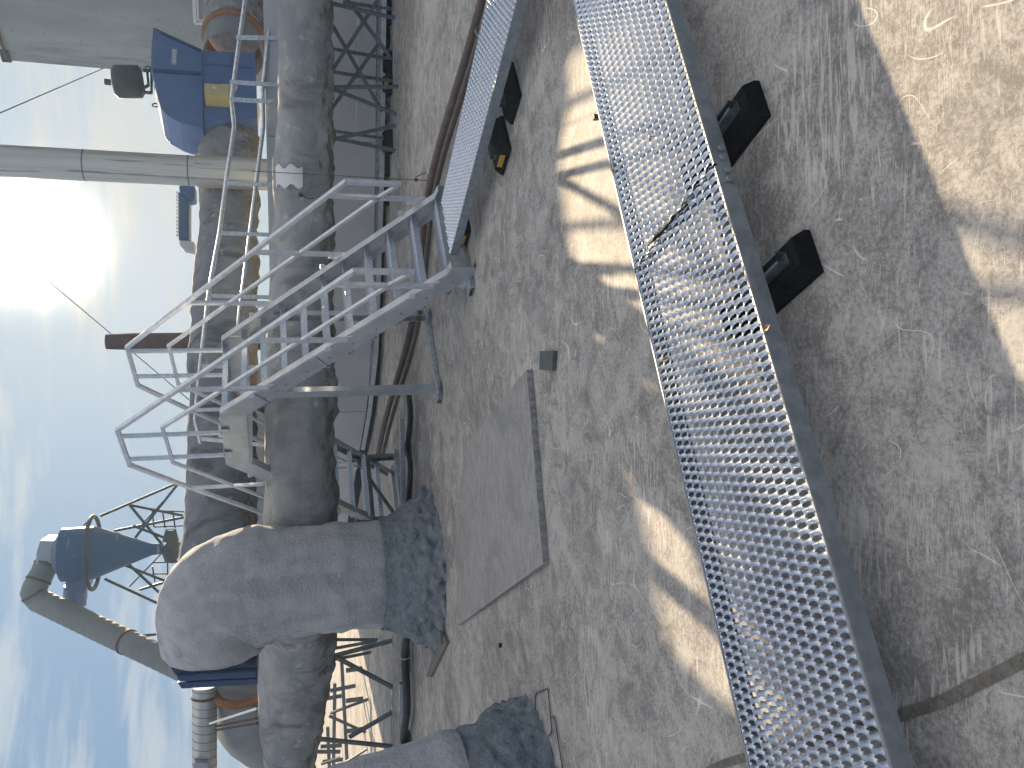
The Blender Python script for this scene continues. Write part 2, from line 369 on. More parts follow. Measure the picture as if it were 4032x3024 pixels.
def grate(mb, o, au, av, lu, lv, pu, pv, n, up=Z, hi=-.0030, lo=.0115, teeth=True, rdg=.0105):
    """expanded anti-slip sheet: staggered eye-shaped openings, one lip lifted, the other pressed down"""
    o = Vector(o); nu = max(1, round(lu/pu)); nv = max(1, round(lv/pv)); pu = lu/nu; pv = lv/nv
    a, b = pv*.465, pu*.27
    for j in range(nv):
        off = pu/2 if j % 2 else 0.0
        for i in range(-1 if j % 2 else 0, nu):
            cu = (i+.5)*pu + off; cv = (j+.5)*pv; vs = []
            for k in range(n):
                th = 2*math.pi*(k+.5)/n; cs, sn = math.cos(th), math.sin(th)
                # outer: rectangle
                m = 1/max(abs(cs), abs(sn)); ou, ov = sn*m*pu/2, cs*m*pv/2
                # inner: lens
                iv = a*cs; iu = b*math.copysign(abs(sn)**1.35, sn)
                if teeth and k % 2: iu *= .80
                z = hi*abs(sn)**.8 if sn > 0 else -lo*(-sn)**.8
                if teeth and k % 2: z += .0016
                mu, mv = (ou*.45+iu*.55), (ov*.45+iv*.55)
                cl = lambda q: min(max(q, 0.0), lu)
                zr = rdg*(1-(2*ov/pv)**4)*min(1, abs(ou)*2.2/pu)
                vs.append(o + au*cl(cu+ou) + av*(cv+ov) + up*zr)
                vs.append(o + au*cl(cu+mu) + av*(cv+mv) + up*(zr*.75+z*.3))
                vs.append(o + au*cl(cu+iu) + av*(cv+iv) + up*z)
            fs = []
            for k in range(n):
                q = (k+1) % n
                fs.append((3*k, 3*k+1, 3*q+1, 3*q)); fs.append((3*k+1, 3*k+2, 3*q+2, 3*q+1))
            mb.add(vs, fs, True)
    return mb

# ================================================================ ROOF
mb = MB(); mb.add([(-70, -12, 0), (70, -12, 0), (70, 90, 0), (-70, 90, 0)], [(0, 1, 2, 3)])
tag(build('roof_floor', mb, 'roof'), 'weathered grey roof membrane with scuffs and pale patches', 'roof', kind='structure')
def strip(name, pts, wd, z, m, label):
    mb = MB(); P = [Vector((p[0], p[1], z)) for p in pts]; vs = []
    for i, p in enumerate(P):
        d = (P[min(i+1, len(P)-1)]-P[max(i-1, 0)]).normalized(); nrm = Vector((-d.y, d.x, 0))
        j = wd*.18*noise.noise(p*4)
        vs += [p+nrm*(wd/2+j), p-nrm*(wd/2-j)]
    fs = [(2*i, 2*i+1, 2*i+3, 2*i+2) for i in range(len(P)-1)]
    mb.add(vs, fs); return tag(build(name, mb, m), label, 'roof seam', kind='structure')
MT['seam'] = mat('seam_lap', (.115, .11, .10), (.19, .18, .165), rough=.85, scale=30, c4=(.08, .078, .072), s4=120, lo4=.45, hi4=.75)
MT['pale'] = mat('worn_pale_lap', (.47, .455, .43), (.30, .29, .275), rough=.85, scale=14, stretch=(1, 9, 1), rot=(0, 0, .7), c4=(.26, .25, .24), s4=50, lo4=.54, hi4=.66)
strip('roof_seam', [W(.20+.02*math.sin(k), .6+k*.3) for k in range(22)], .030, .004, 'seam', 'dark lapped seam crossing the roof beneath the grating')
u1 = Vector((.914, .405, 0)).normalized(); n1 = Vector((-u1.y, u1.x, 0))
def K(u, v, z=0.0): return u1*u + n1*v + Z*z

# ================================================================ NEAR WALKWAY
HW = .18
V0, V1 = 1.83, 2.52
wk = root('roof_walkway', 'wide galvanized anti slip walkway crossing the foreground on black rubber feet', 'walkway', K(1.0, 2.17, 0))
JU = 1.60
for ua, ub in ((-1.6, JU-.005), (JU+.005, 3.9)):
    mb = MB(); grate(mb, K(ua, V0+.014, HW), u1, n1, ub-ua, V1-V0-.028, .0325, .0465, 20)
    build('grating_panel', mb, 'grate', wk)
    for v, sg in ((V0, 1), (V1, -1)):
        mb = MB(); mb.box(K((ua+ub)/2, v+sg*.0015, HW-.031), ub-ua, .003, .062, (u1, n1, Z))
        mb.box(K((ua+ub)/2, v+sg*.0065, HW+.0008), ub-ua, .010, .003, (u1, n1, Z))
        mb.box(K((ua+ub)/2, v+sg*.014, HW-.063), ub-ua, .022, .003, (u1, n1, Z))
        build('edge_channel', mb, 'channel', wk, bevel=.0012)
mb = MB(); mb.box(K(JU, V0-.001, HW-.033), .15, .003, .046, (u1, n1, Z)); sp = build('splice_plate', mb, 'channel', wk)
for du in (-.064, -.027, .027, .064):
    mb = MB(); mb.hexbolt(K(JU+du, V0-.003, HW-.034+.004*math.sin(du*90)), -n1, .0125, .011); build('bolt', mb, 'channel', sp, bevel=.0015)
mb = MB(); mb.box(K(JU, (V0+V1)/2, HW-.028), .045, V1-V0-.02, .008, (u1, n1, Z)); build('cross_bar', mb, 'strut', wk)  # dark bar added under the joint to keep sunlit roof from showing
mb = MB(); mb.tube(spline([K(JU-.02, 2.02, HW+.012), K(JU-.005, 2.12, HW+.016), K(JU+.0, 2.2, HW+.014), K(JU+.02, 2.30, HW+.012), K(JU+.015, 2.36, HW+.014)], 6), [.004]*6+[.007]*13+[.003]*6, 6); mb.lump(.006, 40); tag(build('joint_sliver', mb, 'rubber', origin=K(JU, 2.2, HW)), 'dark sliver added to stand for the gap in the near walkway joint', 'joint_sliver')  # sliver added to draw the dark widening of the joint gap
# rubber foot with strut, built once
def make_foot(P, ax, parent, label, yellow=False, ln=.46, wd=.155):
    """P: ground point under the walkway edge, ax: direction under the walkway"""
    sd = Vector((-ax.y, ax.x, 0)); P = Vector(P); prof = [(-.5, 0), (.5, 0), (.5, .28), (.30, 1), (-.30, 1), (-.5, .28)]
    mb = MB(); mb.prism([P + sd*(a*wd) + Z*(b*.078) - ax*.13 for a, b in prof], ax*ln); r = build('rubber_foot', mb, 'rubber', parent, label=label, bevel=.003)
    c = P - ax*.085; L_ = ln-.1; w_, h_, t_ = .021, .041, .003
    sec = [(-w_, h_), (-w_, 0), (w_, 0), (w_, h_), (w_-.010, h_), (w_-.010, h_-t_), (w_-t_, h_-t_), (w_-t_, t_), (-w_+t_, t_), (-w_+t_, h_-t_), (-w_+.010, h_-t_), (-w_+.010, h_)]
    mb = MB(); o = c + Z*.0785; vs = [o + sd*x_ + Z*z_ for x_, z_ in sec] + [o + sd*x_ + Z*z_ + ax*L_ for x_, z_ in sec]; n = len(sec)
    fs = [(i, (i+1) % n, n+(i+1) % n, n+i) for i in range(n)] + [(0, 1, 8, 9, 10, 11), (1, 2, 7, 8), (2, 3, 4, 5, 6, 7)]
    mb.add(vs, fs); build('strut_rail', mb, 'strut', r, bevel=.0006)
    if yellow:
        mb = MB(); mb.prism([P + sd*(a*wd) + Z*(b*.078) - ax*.1325 for a, b in ((-.28, .45), (.16, .45), (.16, .93), (-.28, .93))], -ax*.004)
        build('reflector', mb, 'yellow', r)
    return r
for u in (1.795, 1.185, -.75, 3.05): make_foot(K(u, V0+.01, 0), n1, wk, None)

# ================================================================ SECOND WALKWAY (leads to the stair)
d2 = (S + T*.045).normalized(); n2 = Vector((d2.y, -d2.x, 0))
A2 = W(4.30, 2.44); HW2 = .20
def K2(u, v, z=0.0): return A2 + d2*u + n2*v + Z*z
w2 = root('roof_walkway', 'narrow galvanized grating walkway leading up to the stair', 'walkway', K2(1, .3, 0))
mb = MB(); grate(mb, K2(-2.2, .012, HW2), d2, n2, 4.52, .60, .040, .055, 12, hi=-.004, lo=.006, rdg=.011); build('grating_panel', mb, 'grate', w2)
for v, sg in ((0, 1), (.624, -1)):
    mb = MB(); mb.box(K2(.06, v+sg*.0015, HW2-.033), 4.52, .003, .066, (d2, n2, Z)); mb.box(K2(.06, v+sg*.0065, HW2+.001), 4.52, .013, .003, (d2, n2, Z))
    build('edge_channel', mb, 'channel', w2)
for u, v in ((1.17, .02), (.80, .13), (2.40, .36)): make_foot(K2(u, v, 0), n2, w2, None, yellow=u != .80, ln=.34, wd=.25)

# brown pipe pair beside it
def pipe_path(pxs, z): return [gz(x, y, z) for x, y in pxs]
pth1 = [W(4.95, .2, .10)] + pipe_path([(1902, 0), (1692, 736), (1622, 1275), (1523, 1632), (1488, 1790)], .10)
mb = MB(); mb.tube(spline(pth1, 8), .040, 14)
tag(build('insulated_pipe', mb, 'brown', origin=(0, 0, 0)), 'thicker brown wrapped pipe running beside the narrow walkway', 'pipe', 'brown pipes on the roof')
pth2 = [W(4.88, .1, .12)] + pipe_path([(1929, 0), (1716, 736), (1646, 1275), (1546, 1632), (1506, 1790)], .12)
mb = MB(); mb.tube(spline(pth2, 8), .027, 12)
tag(build('insulated_pipe', mb, 'brown'), 'thinner brown wrapped pipe lying against the grating edge', 'pipe', 'brown pipes on the roof')
mb = MB(); c = pipe_path([(1905, 130)], .11)[0]; mb.tube([c + (n2*math.cos(a)*.075 + Z*math.sin(a)*.06) for a in [math.pi*2*k/14 for k in range(15)]], .006, 6)
tag(build('cable_tie', mb, 'channel'), 'grey cable tie looped round the brown pipes', 'cable tie')

# ================================================================ STAIR OVER THE DUCT
TL, TR = 4.28, 5.23
def Q(t, s, z): return W(t, s, z)
st = root('crossover_stair', 'galvanized steel stair bridge with handrails climbing over the insulated duct', 'stair', Q(4.75, 5.0, 0))
SL = .91
def channel(mb, t, pts_top, depth, inward, flange=.065, th=.009):
    """web in the plane t=const following a list of (s,z) top points"""
    for (s0, z0), (s1, z1) in zip(pts_top[:-1], pts_top[1:]):
        pass
    top = [Q(t, s, z) for s, z in pts_top]; bot = [Q(t, s, z-depth(i)) for i, (s, z) in enumerate(pts_top)]
    mb.prism(top + bot[::-1], T*(th*inward))
    for a, b in list(zip(top[:-1], top[1:])) + list(zip(bot[:-1], bot[1:])):
        d = (b-a).normalized(); nn = d.cross(T).normalized()
        mb.prism([a, b, b+T*(flange*-inward), a+T*(flange*-inward)], nn*(th*(-1 if a in top else 1)))
for t, inw, out in ((TL, -1, 'near'), (TR, 1, 'far')):
    mb = MB(); channel(mb, t, [(4.76, .20), (4.86, .22), (6.97, 2.145)], lambda i: (.20, .22, .27)[i], inw, th=.009); build('stringer', mb, 'web', st)
    mb = MB(); channel(mb, t, [(6.975, 2.145), (8.02, 2.150)], lambda i: .235, inw); build('platform_beam', mb, 'web', st)
    mb = MB(); channel(mb, t, [(8.025, 2.145), (10.28, .09)], lambda i: (.27, .09)[i], inw); build('stringer', mb, 'web', st)
    # tread bolts
    for k in range(9):
        s_, z_ = 4.918+.218*k, .2+.1937*k
        for ds, dz in ((.02, -.03), (.15, -.035)):
            mb = MB(); mb.hexbolt(Q(t, s_+ds, z_+dz-.0), T*inw, .011, .014); build('tread_bolt', mb, 'channel', st)
for k in range(0, 10):
    s_, z_ = 4.90+.218*k, .2+.1937*k
    mb = MB(); grate(mb, Q(TL+.01, s_+.004, z_), T, S, TR-TL-.02, .225, .036, .045, 10)
    mb.box(Q((TL+TR)/2, s_, z_-.022), TR-TL-.02, .004, .05, (T, S, Z)); mb.box(Q((TL+TR)/2, s_+.232, z_-.02), TR-TL-.02, .003, .045, (T, S, Z))
    build('tread', mb, 'grate', st)
mb = MB(); grate(mb, Q(TL+.01, 7.10, 2.14), T, S, TR-TL-.02, .92, .036, .046, 10)
for s_ in (7.09, 7.56, 8.03): mb.box(Q((TL+TR)/2, s_, 2.115), TR-TL-.02, .004, .05, (T, S, Z))
build('platform_deck', mb, 'grate', st)
for k in range(9):
    s_, z_ = 8.10+.218*(k+.2), 2.14-.203*(k+1)
    mb = MB(); grate(mb, Q(TL+.01, s_, z_), T, S, TR-TL-.02, .225, .045, .056, 8, teeth=False)
    mb.box(Q((TL+TR)/2, s_, z_-.022), TR-TL-.02, .004, .05, (T, S, Z)); mb.box(Q((TL+TR)/2, s_+.228, z_-.02), TR-TL-.02, .003, .045, (T, S, Z))
    build('tread', mb, 'grate', st)
# splice marks on the stringer web
for t, inw in ((TL, -1),):
    for s_ in (6.02, 6.62):
        z_ = .22+(s_-4.86)*SL; mb = MB(); mb.bar(Q(t-.010, s_+.0, z_-.02), Q(t-.010, s_+.16, z_-.15), .008, .012, T); build('web_stiffener', mb, 'channel', st)
# legs
for t, inw in ((TL-.02, 1), (TR+.02, -1)):
    for s_, zt in ((6.62, 1.60), (9.80, .62)):
        mb = MB(); mb.box(Q(t, s_, zt/2+.03), .008, .10, zt, (T, S, Z))
        for ds in (-.05, .05): mb.box(Q(t+inw*.025, s_+ds, zt/2+.03), .055, .007, zt, (T, S, Z))
        lg = build('leg', mb, 'beam' if s_ > 9 else 'web', st)
        mb = MB(); mb.box(Q(t+inw*.02, s_, .055), .16, .17, .012, (T, S, Z)); build('foot_plate', mb, 'rail', lg)
# ground beams under the stair
def u_beam(mb, p, q, w_, h_):
    p, q = Vector(p), Vector(q); d = (q-p).normalized(); x = d.cross(Z).normalized(); c = (p+q)/2; ln = (q-p).length
    mb.box(c+Z*(h_-.003), ln, w_, .006, (d, x, Z))
    for sg in (-1, 1): mb.box(c+x*(sg*(w_/2-.003))+Z*(h_/2), ln, .006, h_-.006, (d, x, Z))
for s_ in (4.94, 6.66, 9.80, 10.3):
    mb = MB(); u_beam(mb, Q(TL-.12, s_, .0), Q(TR+.10, s_, .0), .12 if s_ < 6 else .09, .05 if s_ > 6 else .045)
    build('ground_beam', mb, 'galv', st, bevel=.002)
mb = MB()
for t in (TL-.006, TR+.006): mb.prism([Q(t, 4.83, .05), Q(t, 5.04, .05), Q(t, 5.0, .14), Q(t, 4.83, .20)], T*.008)
build('foot_bracket', mb, 'rail', st)
# far-side cross bracing between rear legs
mb = MB(); mb.bar(Q(TL, 9.80, .42), Q(TR, 9.80, .42), .05, .05); mb.bar(Q(TL, 9.78, .10), Q(TR, 9.78, .60), .04, .04); build('cross_brace', mb, 'beam', st)
# handrails: same profile on both sides
def H(t, pts, w_=.042):
    mb = MB(); P = [Q(t, s_, z_) for s_, z_ in pts]
    for a, b in zip(P[:-1], P[1:]):
        d = (b-a).normalized()*.016; mb.bar(a-d*.9, b+d*.9, w_, w_, T)
    return mb
for t, sg in ((TL-.035, -1), (TR+.035, 1)):
    e = 0 if sg < 0 else .05
    build('handrail', H(t, [(4.80, .53), (4.80, 1.0), (7.15+e, 3.085), (7.86+e, 3.085), (8.38+e, 2.63), (10.15, .98), (10.15, .55)]), 'rail', st, bevel=.006)
    build('knee_rail', H(t, [(4.83, .56), (4.96, .70), (7.13+e, 2.685), (7.85+e, 2.67), (8.80, 1.80), (10.12, .56)], .034), 'rail', st, bevel=.005)
    for s_, zb, zt in ((4.97, .33, 1.13), (5.72, 1.0, 1.80), (6.47, 1.68, 2.46), (7.27, 2.16, 3.07), (7.74, 2.16, 3.07), (8.47, 1.78, 2.55), (9.30, 1.0, 1.75), (10.0, .35, 1.1)):
        mb = MB(); mb.box(Q(t, s_, (zb+zt)/2), .034, .042, zt-zb, (T, S, Z)); pp = build('rail_post', mb, 'rail', st, bevel=.004)
        mb = MB()
        if 7 < s_ < 8: mb.box(Q(t-sg*.03, s_, zb-.003), .06, .12, .010, (T, S, Z)); mb.box(Q(t-sg*.004, s_, zb-.04), .008, .10, .08, (T, S, Z))
        else:
            k = 1 if s_ < 7 else -1
            for off in (0, .14): mb.prism([Q(t-sg*.018, s_-.045+off*1.0, zb-.045+k*SL*off), Q(t-sg*.018, s_+.045+off*1.0, zb-.045+k*SL*(off+.09)), Q(t-sg*.018, s_+.045+off, zb+.035+k*SL*(off+.09)), Q(t-sg*.018, s_-.02+off, zb+.035+k*SL*(off+.02))], T*(sg*.012)) if off == 0 else None
            mb.box(Q(t-sg*.018, s_+.16, zb+.02+k*SL*.155), .010, .055, .045, (T, S, Z))
            mb.hexbolt(Q(t+sg*-.006, s_+.0, zb-.0+k*.02), T*sg, .010, .008)
        build('post_bracket', mb, 'white', pp)

# ================================================================ FRONT INSULATED DUCT
FP, FD = Vector((3.4, 10.15, 0)), Vector((-7.4, 1.3, 0)).normalized(); FN = Vector((FD.y, -FD.x, 0))
def onf(X, Y, off=0): return on(X, Y, FP + FN*off, FN)
tops = [(1096, -500), (1094, 0), (1090, 400), (1085, 560), (1074, 700), (1082, 850), (1052, 1150), (1044, 1500), (1038, 1900), (1020, 2300), (1008, 2600), (1018, 2800), (1034, 2990), (1060, 3300), (1085, 3700)]
bots = [(1308, -500), (1309, 0), (1311, 400), (1313, 560), (1315, 700), (1315, 850), (1318, 1150), (1321, 1500), (1325, 1900), (1326, 2300), (1318, 2560), (1290, 2780), (1250, 2980), (1215, 3300), (1195, 3700)]
ctr, rad = [], []
deps = [9.7, 9.87, 10.1, 10.2, 10.25, 10.35, 10.3, 9.70, 9.45, 9.85, 10.9, 11.1, 11.2, 11.4, 11.7]
for a, b, dy in zip(tops, bots, deps):
    p, q = aty(*a, dy), aty(*b, dy); m_ = (p+q)/2; ctr.append(m_); rad.append((p-q).length/2*.985)
fd = root('insulated_duct', 'long grey spray insulated duct passing under the stair at eye height', 'duct', (ctr[6].x, ctr[6].y, 0))
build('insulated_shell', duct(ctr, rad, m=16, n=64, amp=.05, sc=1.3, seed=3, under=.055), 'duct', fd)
# stripped patch with bare white jacket
P = [onf(x, y, -.0) for x, y in ((1105, 700), (1186, 668), (1186, 735), (1100, 765))]
k = [i for i in range(len(ctr))]
def shell_patch(pxpoly_center, a0, a1, l0, l1, rr, cc, dd, nn_=10):
    mb = MB(); vs = []
    for i in range(nn_+1):
        for j in range(nn_+1):
            a = a0+(a1-a0)*j/nn_; l_ = l0+(l1-l0)*i/nn_ + (.03*math.sin(j*1.3) if i in (0, nn_) else 0)
            vs.append(cc + dd*l_ + (Z*math.sin(a) - FN*math.cos(a))*rr)
    fs = [(i*(nn_+1)+j, (i+1)*(nn_+1)+j, (i+1)*(nn_+1)+j+1, i*(nn_+1)+j+1) for i in range(nn_) for j in range(nn_)]
    return mb.add(vs, fs, True)
pt_, pb_ = aty(1080, 706, 10.26), aty(1315, 706, 10.26); cc = (pt_+pb_)/2; rp = (pt_-pb_).length/2+.035
build('bare_patch', shell_patch(None, math.radians(5), math.radians(60), -.12, .12, rp, cc, FD), 'white', fd, label='bare white patch where the insulation has come off')
mb = MB(); cp = cc + FD*.22 + (Z*.15-FN*.98).normalized()*(rp-.01)
mb.tube([cp, cp-FN*.035], .028, 10); mb.tube(spline([cp+Z*-.02, cp-FN*.03-Z*.08+FD*.04, cp-Z*.16+FD*.03], 6), .006, 6); build('sensor', mb, 'dark', fd)

# ---- support frames for the front duct
def frame(segs, label, m='beam', w_=.045, base=None):
    """segs: pairs of world points; each strut a part"""
    allp = [p for s_ in segs for p in s_]; g = min(allp, key=lambda p: p.z)
    r = root('duct_support', label, 'steel frame', (g.x, g.y, 0), 'steel frames under the insulated duct')
    for a, b in segs:
        mb = MB(); mb.bar(a, b, w_, .006, FN); d = (b-a).normalized(); x = d.cross(FN).normalized()
        mb.bar(a+x*(w_/2), b+x*(w_/2), .006, w_, FN)
        build('strut', mb, m, r)
    for a, b in segs:
        for p in (a, b):
            if p.z < .12:
                mb = MB(); mb.box((p.x, p.y, .008), .15, .11, .012, (FD, FN, Z)); build('base_plate', mb, 'galv', r)
    return r
def fo(x, y, off): return onf(x, y, off)
frame([(fo(1270, 345, .1), fo(1610, 342, .12)), (fo(1312, 352, .15), fo(1590, 462, .3)), (fo(1316, 548, .3), fo(1588, 490, .35)), (fo(1316, 545, .3), fo(1572, 597, .35))],
      'steel post with slanted braces under the duct, right of the stair foot')
frame([(fo(1305, 15, .2), fo(1556, 72, .2)), (fo(1362, -8, .22), fo(1535, 225, .35)), (fo(1275, 330, .3), fo(1495, -10, .3)), (fo(1308, 100, .5), fo(1505, 440, .5)), (fo(1305, 430, .55), fo(1490, 175, .55))],
      'crossed steel angle bracing under the duct at the right edge')
for x0, y0, x1, y1, lb in ((1350, 8, 1540, 36, 'rightmost slim perforated upright against the pale panelled wall'), (1305, 192, 1540, 232, 'slim perforated upright between the crossed braces and the pale wall'), (1308, 282, 1545, 320, 'slim perforated upright just right of the steel post'), (1308, 515, 1545, 550, 'slim perforated upright left of the steel post')):
    a, b = fo(x0, y0, .75), fo(x1, y1, .75); r = root('channel_upright', lb, 'upright', (b.x, b.y, 0), 'slim perforated uprights by the pale wall')
    mb = MB(); mb.bar(a, b, .04, .04, FN); u_ = build('upright', mb, 'beam', r)
    mb = MB(); 
    for k in range(12): mb.box(a+(b-a)*((k+.5)/12)-FN*.021, .012, .004, .03, (FD, FN, Z))
    build('slot', mb, 'dark', u_)
mb = MB(); mb.bar(fo(1412, -60, .8), fo(1400, 560, .8), .035, .04, FN)
tag(build('cross_rail', mb, 'galv'), 'slotted horizontal rail tying the slim uprights together', 'rail')
# frames further left beyond the elbow
frame([(fo(1190, 2905, .6), fo(1583, 2945, .6)), (fo(1375, 2905, .6), fo(1573, 2790, .6)), (fo(1315, 2585, .6), fo(1568, 2720, .6)), (fo(1315, 2585, .6), fo(1560, 2520, .6))],
      'tall braced steel frame left of the elbow duct', w_=.06)
frame([(fo(1310, 2600, 2.0), fo(1460, 2570, 2.2)), (fo(1310, 2520, 2.0), fo(1488, 2520, 2.2)), (fo(1315, 2555, 2.0), fo(1480, 2525, 2.0))], 'small steel trestle seen just left of the elbow duct')
frame([(fo(1300, 2810, 3.0), fo(1450, 2755, 3.0)), (fo(1295, 2820, 3.0), fo(1440, 2885, 3.0)), (fo(1350, 3010, 3.0), fo(1445, 2950, 3.0)), (fo(1265, 3010, 3.2), fo(1340, 2985, 3.2))], 'rusty brown trestle further back at the left')
for x0, y0, x1, y1, lb in ((1245, 2660, 1245, 3100, ''),): pass
rk = root('pipe_rack', 'dark pipe rack with rails standing in the sunlit gap at the far left', 'pipe rack', tuple(aty(1400, 2900, 17).xy)+(0,))
for pa, pb in (((1318, 2690), (1312, 3100)), ((1290, 2860), (1300, 3100)), ((1300, 2720), (1400, 2700)), ((1290, 2750), (1345, 2740)), ((1262, 2940), (1345, 2935)), ((1270, 3000), (1350, 2990)), ((1345, 2600), (1372, 3100)), ((1240, 2960), (1340, 2960))):
    mb = MB(); mb.bar(aty(*pa, 17), aty(*pb, 17.0), .07, .07); build('rail', mb, 'beam', rk)
for y_ in (2640, 2760, 2880):
    mb = MB(); p = aty(1362, y_, 17); mb.bar(p, Vector((p.x, p.y, 0)), .08, .08); build('rack_leg', mb, 'beam', rk)

# ================================================================ ELBOW DUCT RISING FROM THE ROOF
EC = Vector((-2.06, 8.75, 0))
el = root('elbow_duct', 'fat grey insulated duct rising out of a foam skirt and bending left', 'duct', EC)
E0 = aty(845, 2535, 8.85)
path = [EC+Z*.30, EC+Z*1.0, EC+Z*1.60, EC+Vector((-.02, .0, 1.92)), EC+Vector((-.12, .01, 2.17)), EC+Vector((-.28, .03, 2.29)), E0]
build('insulated_shell', duct(path, [.565, .57, .59, .61, .60, .56, .51], m=14, n=72, amp=.05, sc=2.0, seed=9, fine=.018), 'foam', el)
mb = MB(); rr = []
n = 128; zs = [.57*(q/26)**1.15 for q in range(27)]
rs = [.60 + .27*(1-min(1, z_/.50))**1.25 for z_ in zs]
for i, (z_, r_) in enumerate(zip(zs, rs)):
    for k in range(n):
        a = 2*math.pi*k/n; v = EC + Vector((math.cos(a)*r_, math.sin(a)*r_, z_)); d_ = Vector((math.cos(a), math.sin(a), 0))
        o_ = (.07*noise.noise(v*3.5)+.13*abs(noise.noise(v*7))+.06*noise.noise(v*17))*(1-.9*i/26)
        mb.v.append(v+d_*o_+Z*((.035*noise.noise(v*9) if 0 < i < 26 else 0)*(1-i/30)))
for i in range(len(zs)-1):
    for k in range(n): mb.f.append((i*n+k, i*n+(k+1) % n, (i+1)*n+(k+1) % n, (i+1)*n+k)); mb.sm.append(True)
build('foam_skirt', mb, 'foamblue', el)
mb = MB(); mb.box(W(2.35, 8.02, .035), .0, 0, 0) if False else None
pl = [gz(1756, 2478), gz(1770, 2530), gz(1704, 2655), gz(1690, 2655), gz(1690, 2560)]
mb = MB(); mb.prism([gz(1750, 2480), gz(1772, 2528), gz(1706, 2664), gz(1688, 2664)], Z*.035); bd = build('board', mb, 'wood', origin=(-2.9, 8.3, 0)); tag(bd, 'weathered grey board on the roof at the foot of the elbow duct', 'board')
mb = MB(); mb.box(gz(1757, 2508)+Z*.05, .12, .05, .03); tag(build('offcut', mb, 'wood', origin=gz(1757, 2508)), 'small block lying on the weathered board', 'offcut')

# blue fan left of the elbow: corrugated hood
bf = root('blue_fan', 'deep blue fan housing bolted to the open end of the elbow duct', 'fan', (-3.9, 10.6, 0))
ED = Vector((-.94, -.30, 0)).normalized(); EX = Vector((ED.y, -ED.x, 0))
e0 = Vector(E0)
def ring(c, d, r0, r1, th, n=48):
    mb = MB(); x = d.cross(Z).normalized(); y = x.cross(d)
    vs = []
    for k in range(n):
        a = 2*math.pi*k/n; q = x*math.cos(a)+y*math.sin(a); vs += [c+q*r0, c+q*r1, c+q*r1+d*th, c+q*r0+d*th]
    fs = []
    for k in range(n):
        q = (k+1) % n
        for e in range(4): fs.append((4*k+e, 4*k+(e+1) % 4, 4*q+(e+1) % 4, 4*q+e))
    return mb.add(vs, fs, True)
build('sealant_ring', ring(e0+ED*.0, ED, .38, .50, .05), 'orange', bf)
build('flange', ring(e0+ED*.055, ED, .38, .505, .03), 'white', bf)
def pxbox(parent, name, m, corners, yd, th, label=None, bevel=0):
    mb = MB(); mb.prism([aty(x, y, yd) for x, y in corners], Vector((0, th, 0))); return build(name, mb, m, parent, label=label, bevel=bevel)
pxbox(bf, 'hood_panel', 'deepblue', [(668, 2625), (1014, 2618), (1014, 2640), (690, 2662)], 8.62, .8, bevel=.01)
pxbox(bf, 'hood_panel', 'deepblue', [(692, 2661), (1014, 2640), (1014, 2670), (700, 2686)], 8.54, 1.0, bevel=.02)
pxbox(bf, 'hood_panel', 'deepblue', [(698, 2688), (1014, 2671), (1014, 2696), (714, 2713)], 8.60, .8, bevel=.01)
pxbox(bf, 'support_angle', 'rust', [(880, 2566), (1012, 2556), (1012, 2590), (985, 2590), (960, 2590)], 8.9, .2)
# outlet duct beyond
bd2 = root('insulated_duct', 'pale patched duct curving down behind the left end of the front duct', 'duct', tuple(aty(1000, 2900, 12.5).xy)+(0,))
pts = [aty(990, 2680, 12.2), aty(965, 2790, 12.4), aty(985, 2880, 12.6), aty(1060, 2930, 12.8), aty(1180, 2930, 12.9)]
build('insulated_shell', duct(pts, [.52, .46, .42, .40, .40], m=10, n=40, amp=.05, seed=21), 'bldg', bd2)
build('sealant_ring', ring(aty(960, 2700, 12.0), Vector((-.9, .3, -.1)).normalized(), .30, .44, .03), 'orange', bd2)
od = root('exhaust_elbow', 'grey insulated branch duct slanting down under the spiral duct', 'duct', tuple(aty(900, 2750, 14).xy)+(0,))
build('insulated_shell', duct([aty(850, 2660, 14), aty(900, 2740, 14), aty(985, 2830, 14), aty(1080, 2920, 14)], [.40, .42, .42, .42], m=8, n=32, amp=.04, seed=5), 'foam', od)
# spiral duct running off to the left
sd = root('spiral_duct', 'horizontal silver spiral seam duct running out at the lower left', 'duct', tuple(aty(808, 2850, 12).xy)+(0,))
a_, b_ = aty(806, 2700, 12), aty(805, 3300, 12)
mb = MB(); mb.tube([a_, b_], .165, 36); build('duct_tube', mb, 'spiral', sd)
mb = MB(); dd_ = (b_-a_).normalized(); xx = dd_.cross(Z).normalized(); yy = xx.cross(dd_); LN = (b_-a_).length; pts = []
for k in range(int(LN/.115*24)):
    a = 2*math.pi*k/24; pts.append(a_+dd_*(k*.115/24)+(xx*math.cos(a)+yy*math.sin(a))*.167)
mb.tube(pts, .004, 4, caps=False); build('spiral_seam', mb, 'beam', sd)
mb = MB(); c_ = aty(806, 2742, 12); mb.tube([c_+(xx*math.cos(a)+yy*math.sin(a))*.178 for a in [2*math.pi*k/30 for k in range(31)]], .012, 6, caps=False); build('band', mb, 'rust', sd)
mb = MB(); mb.prism([aty(x, y, 11.75) for x, y in ((762, 3003), (820, 3006), (820, 3060), (762, 3060))], Vector((0, .3, 0))); build('junction_box', mb, 'label', sd)
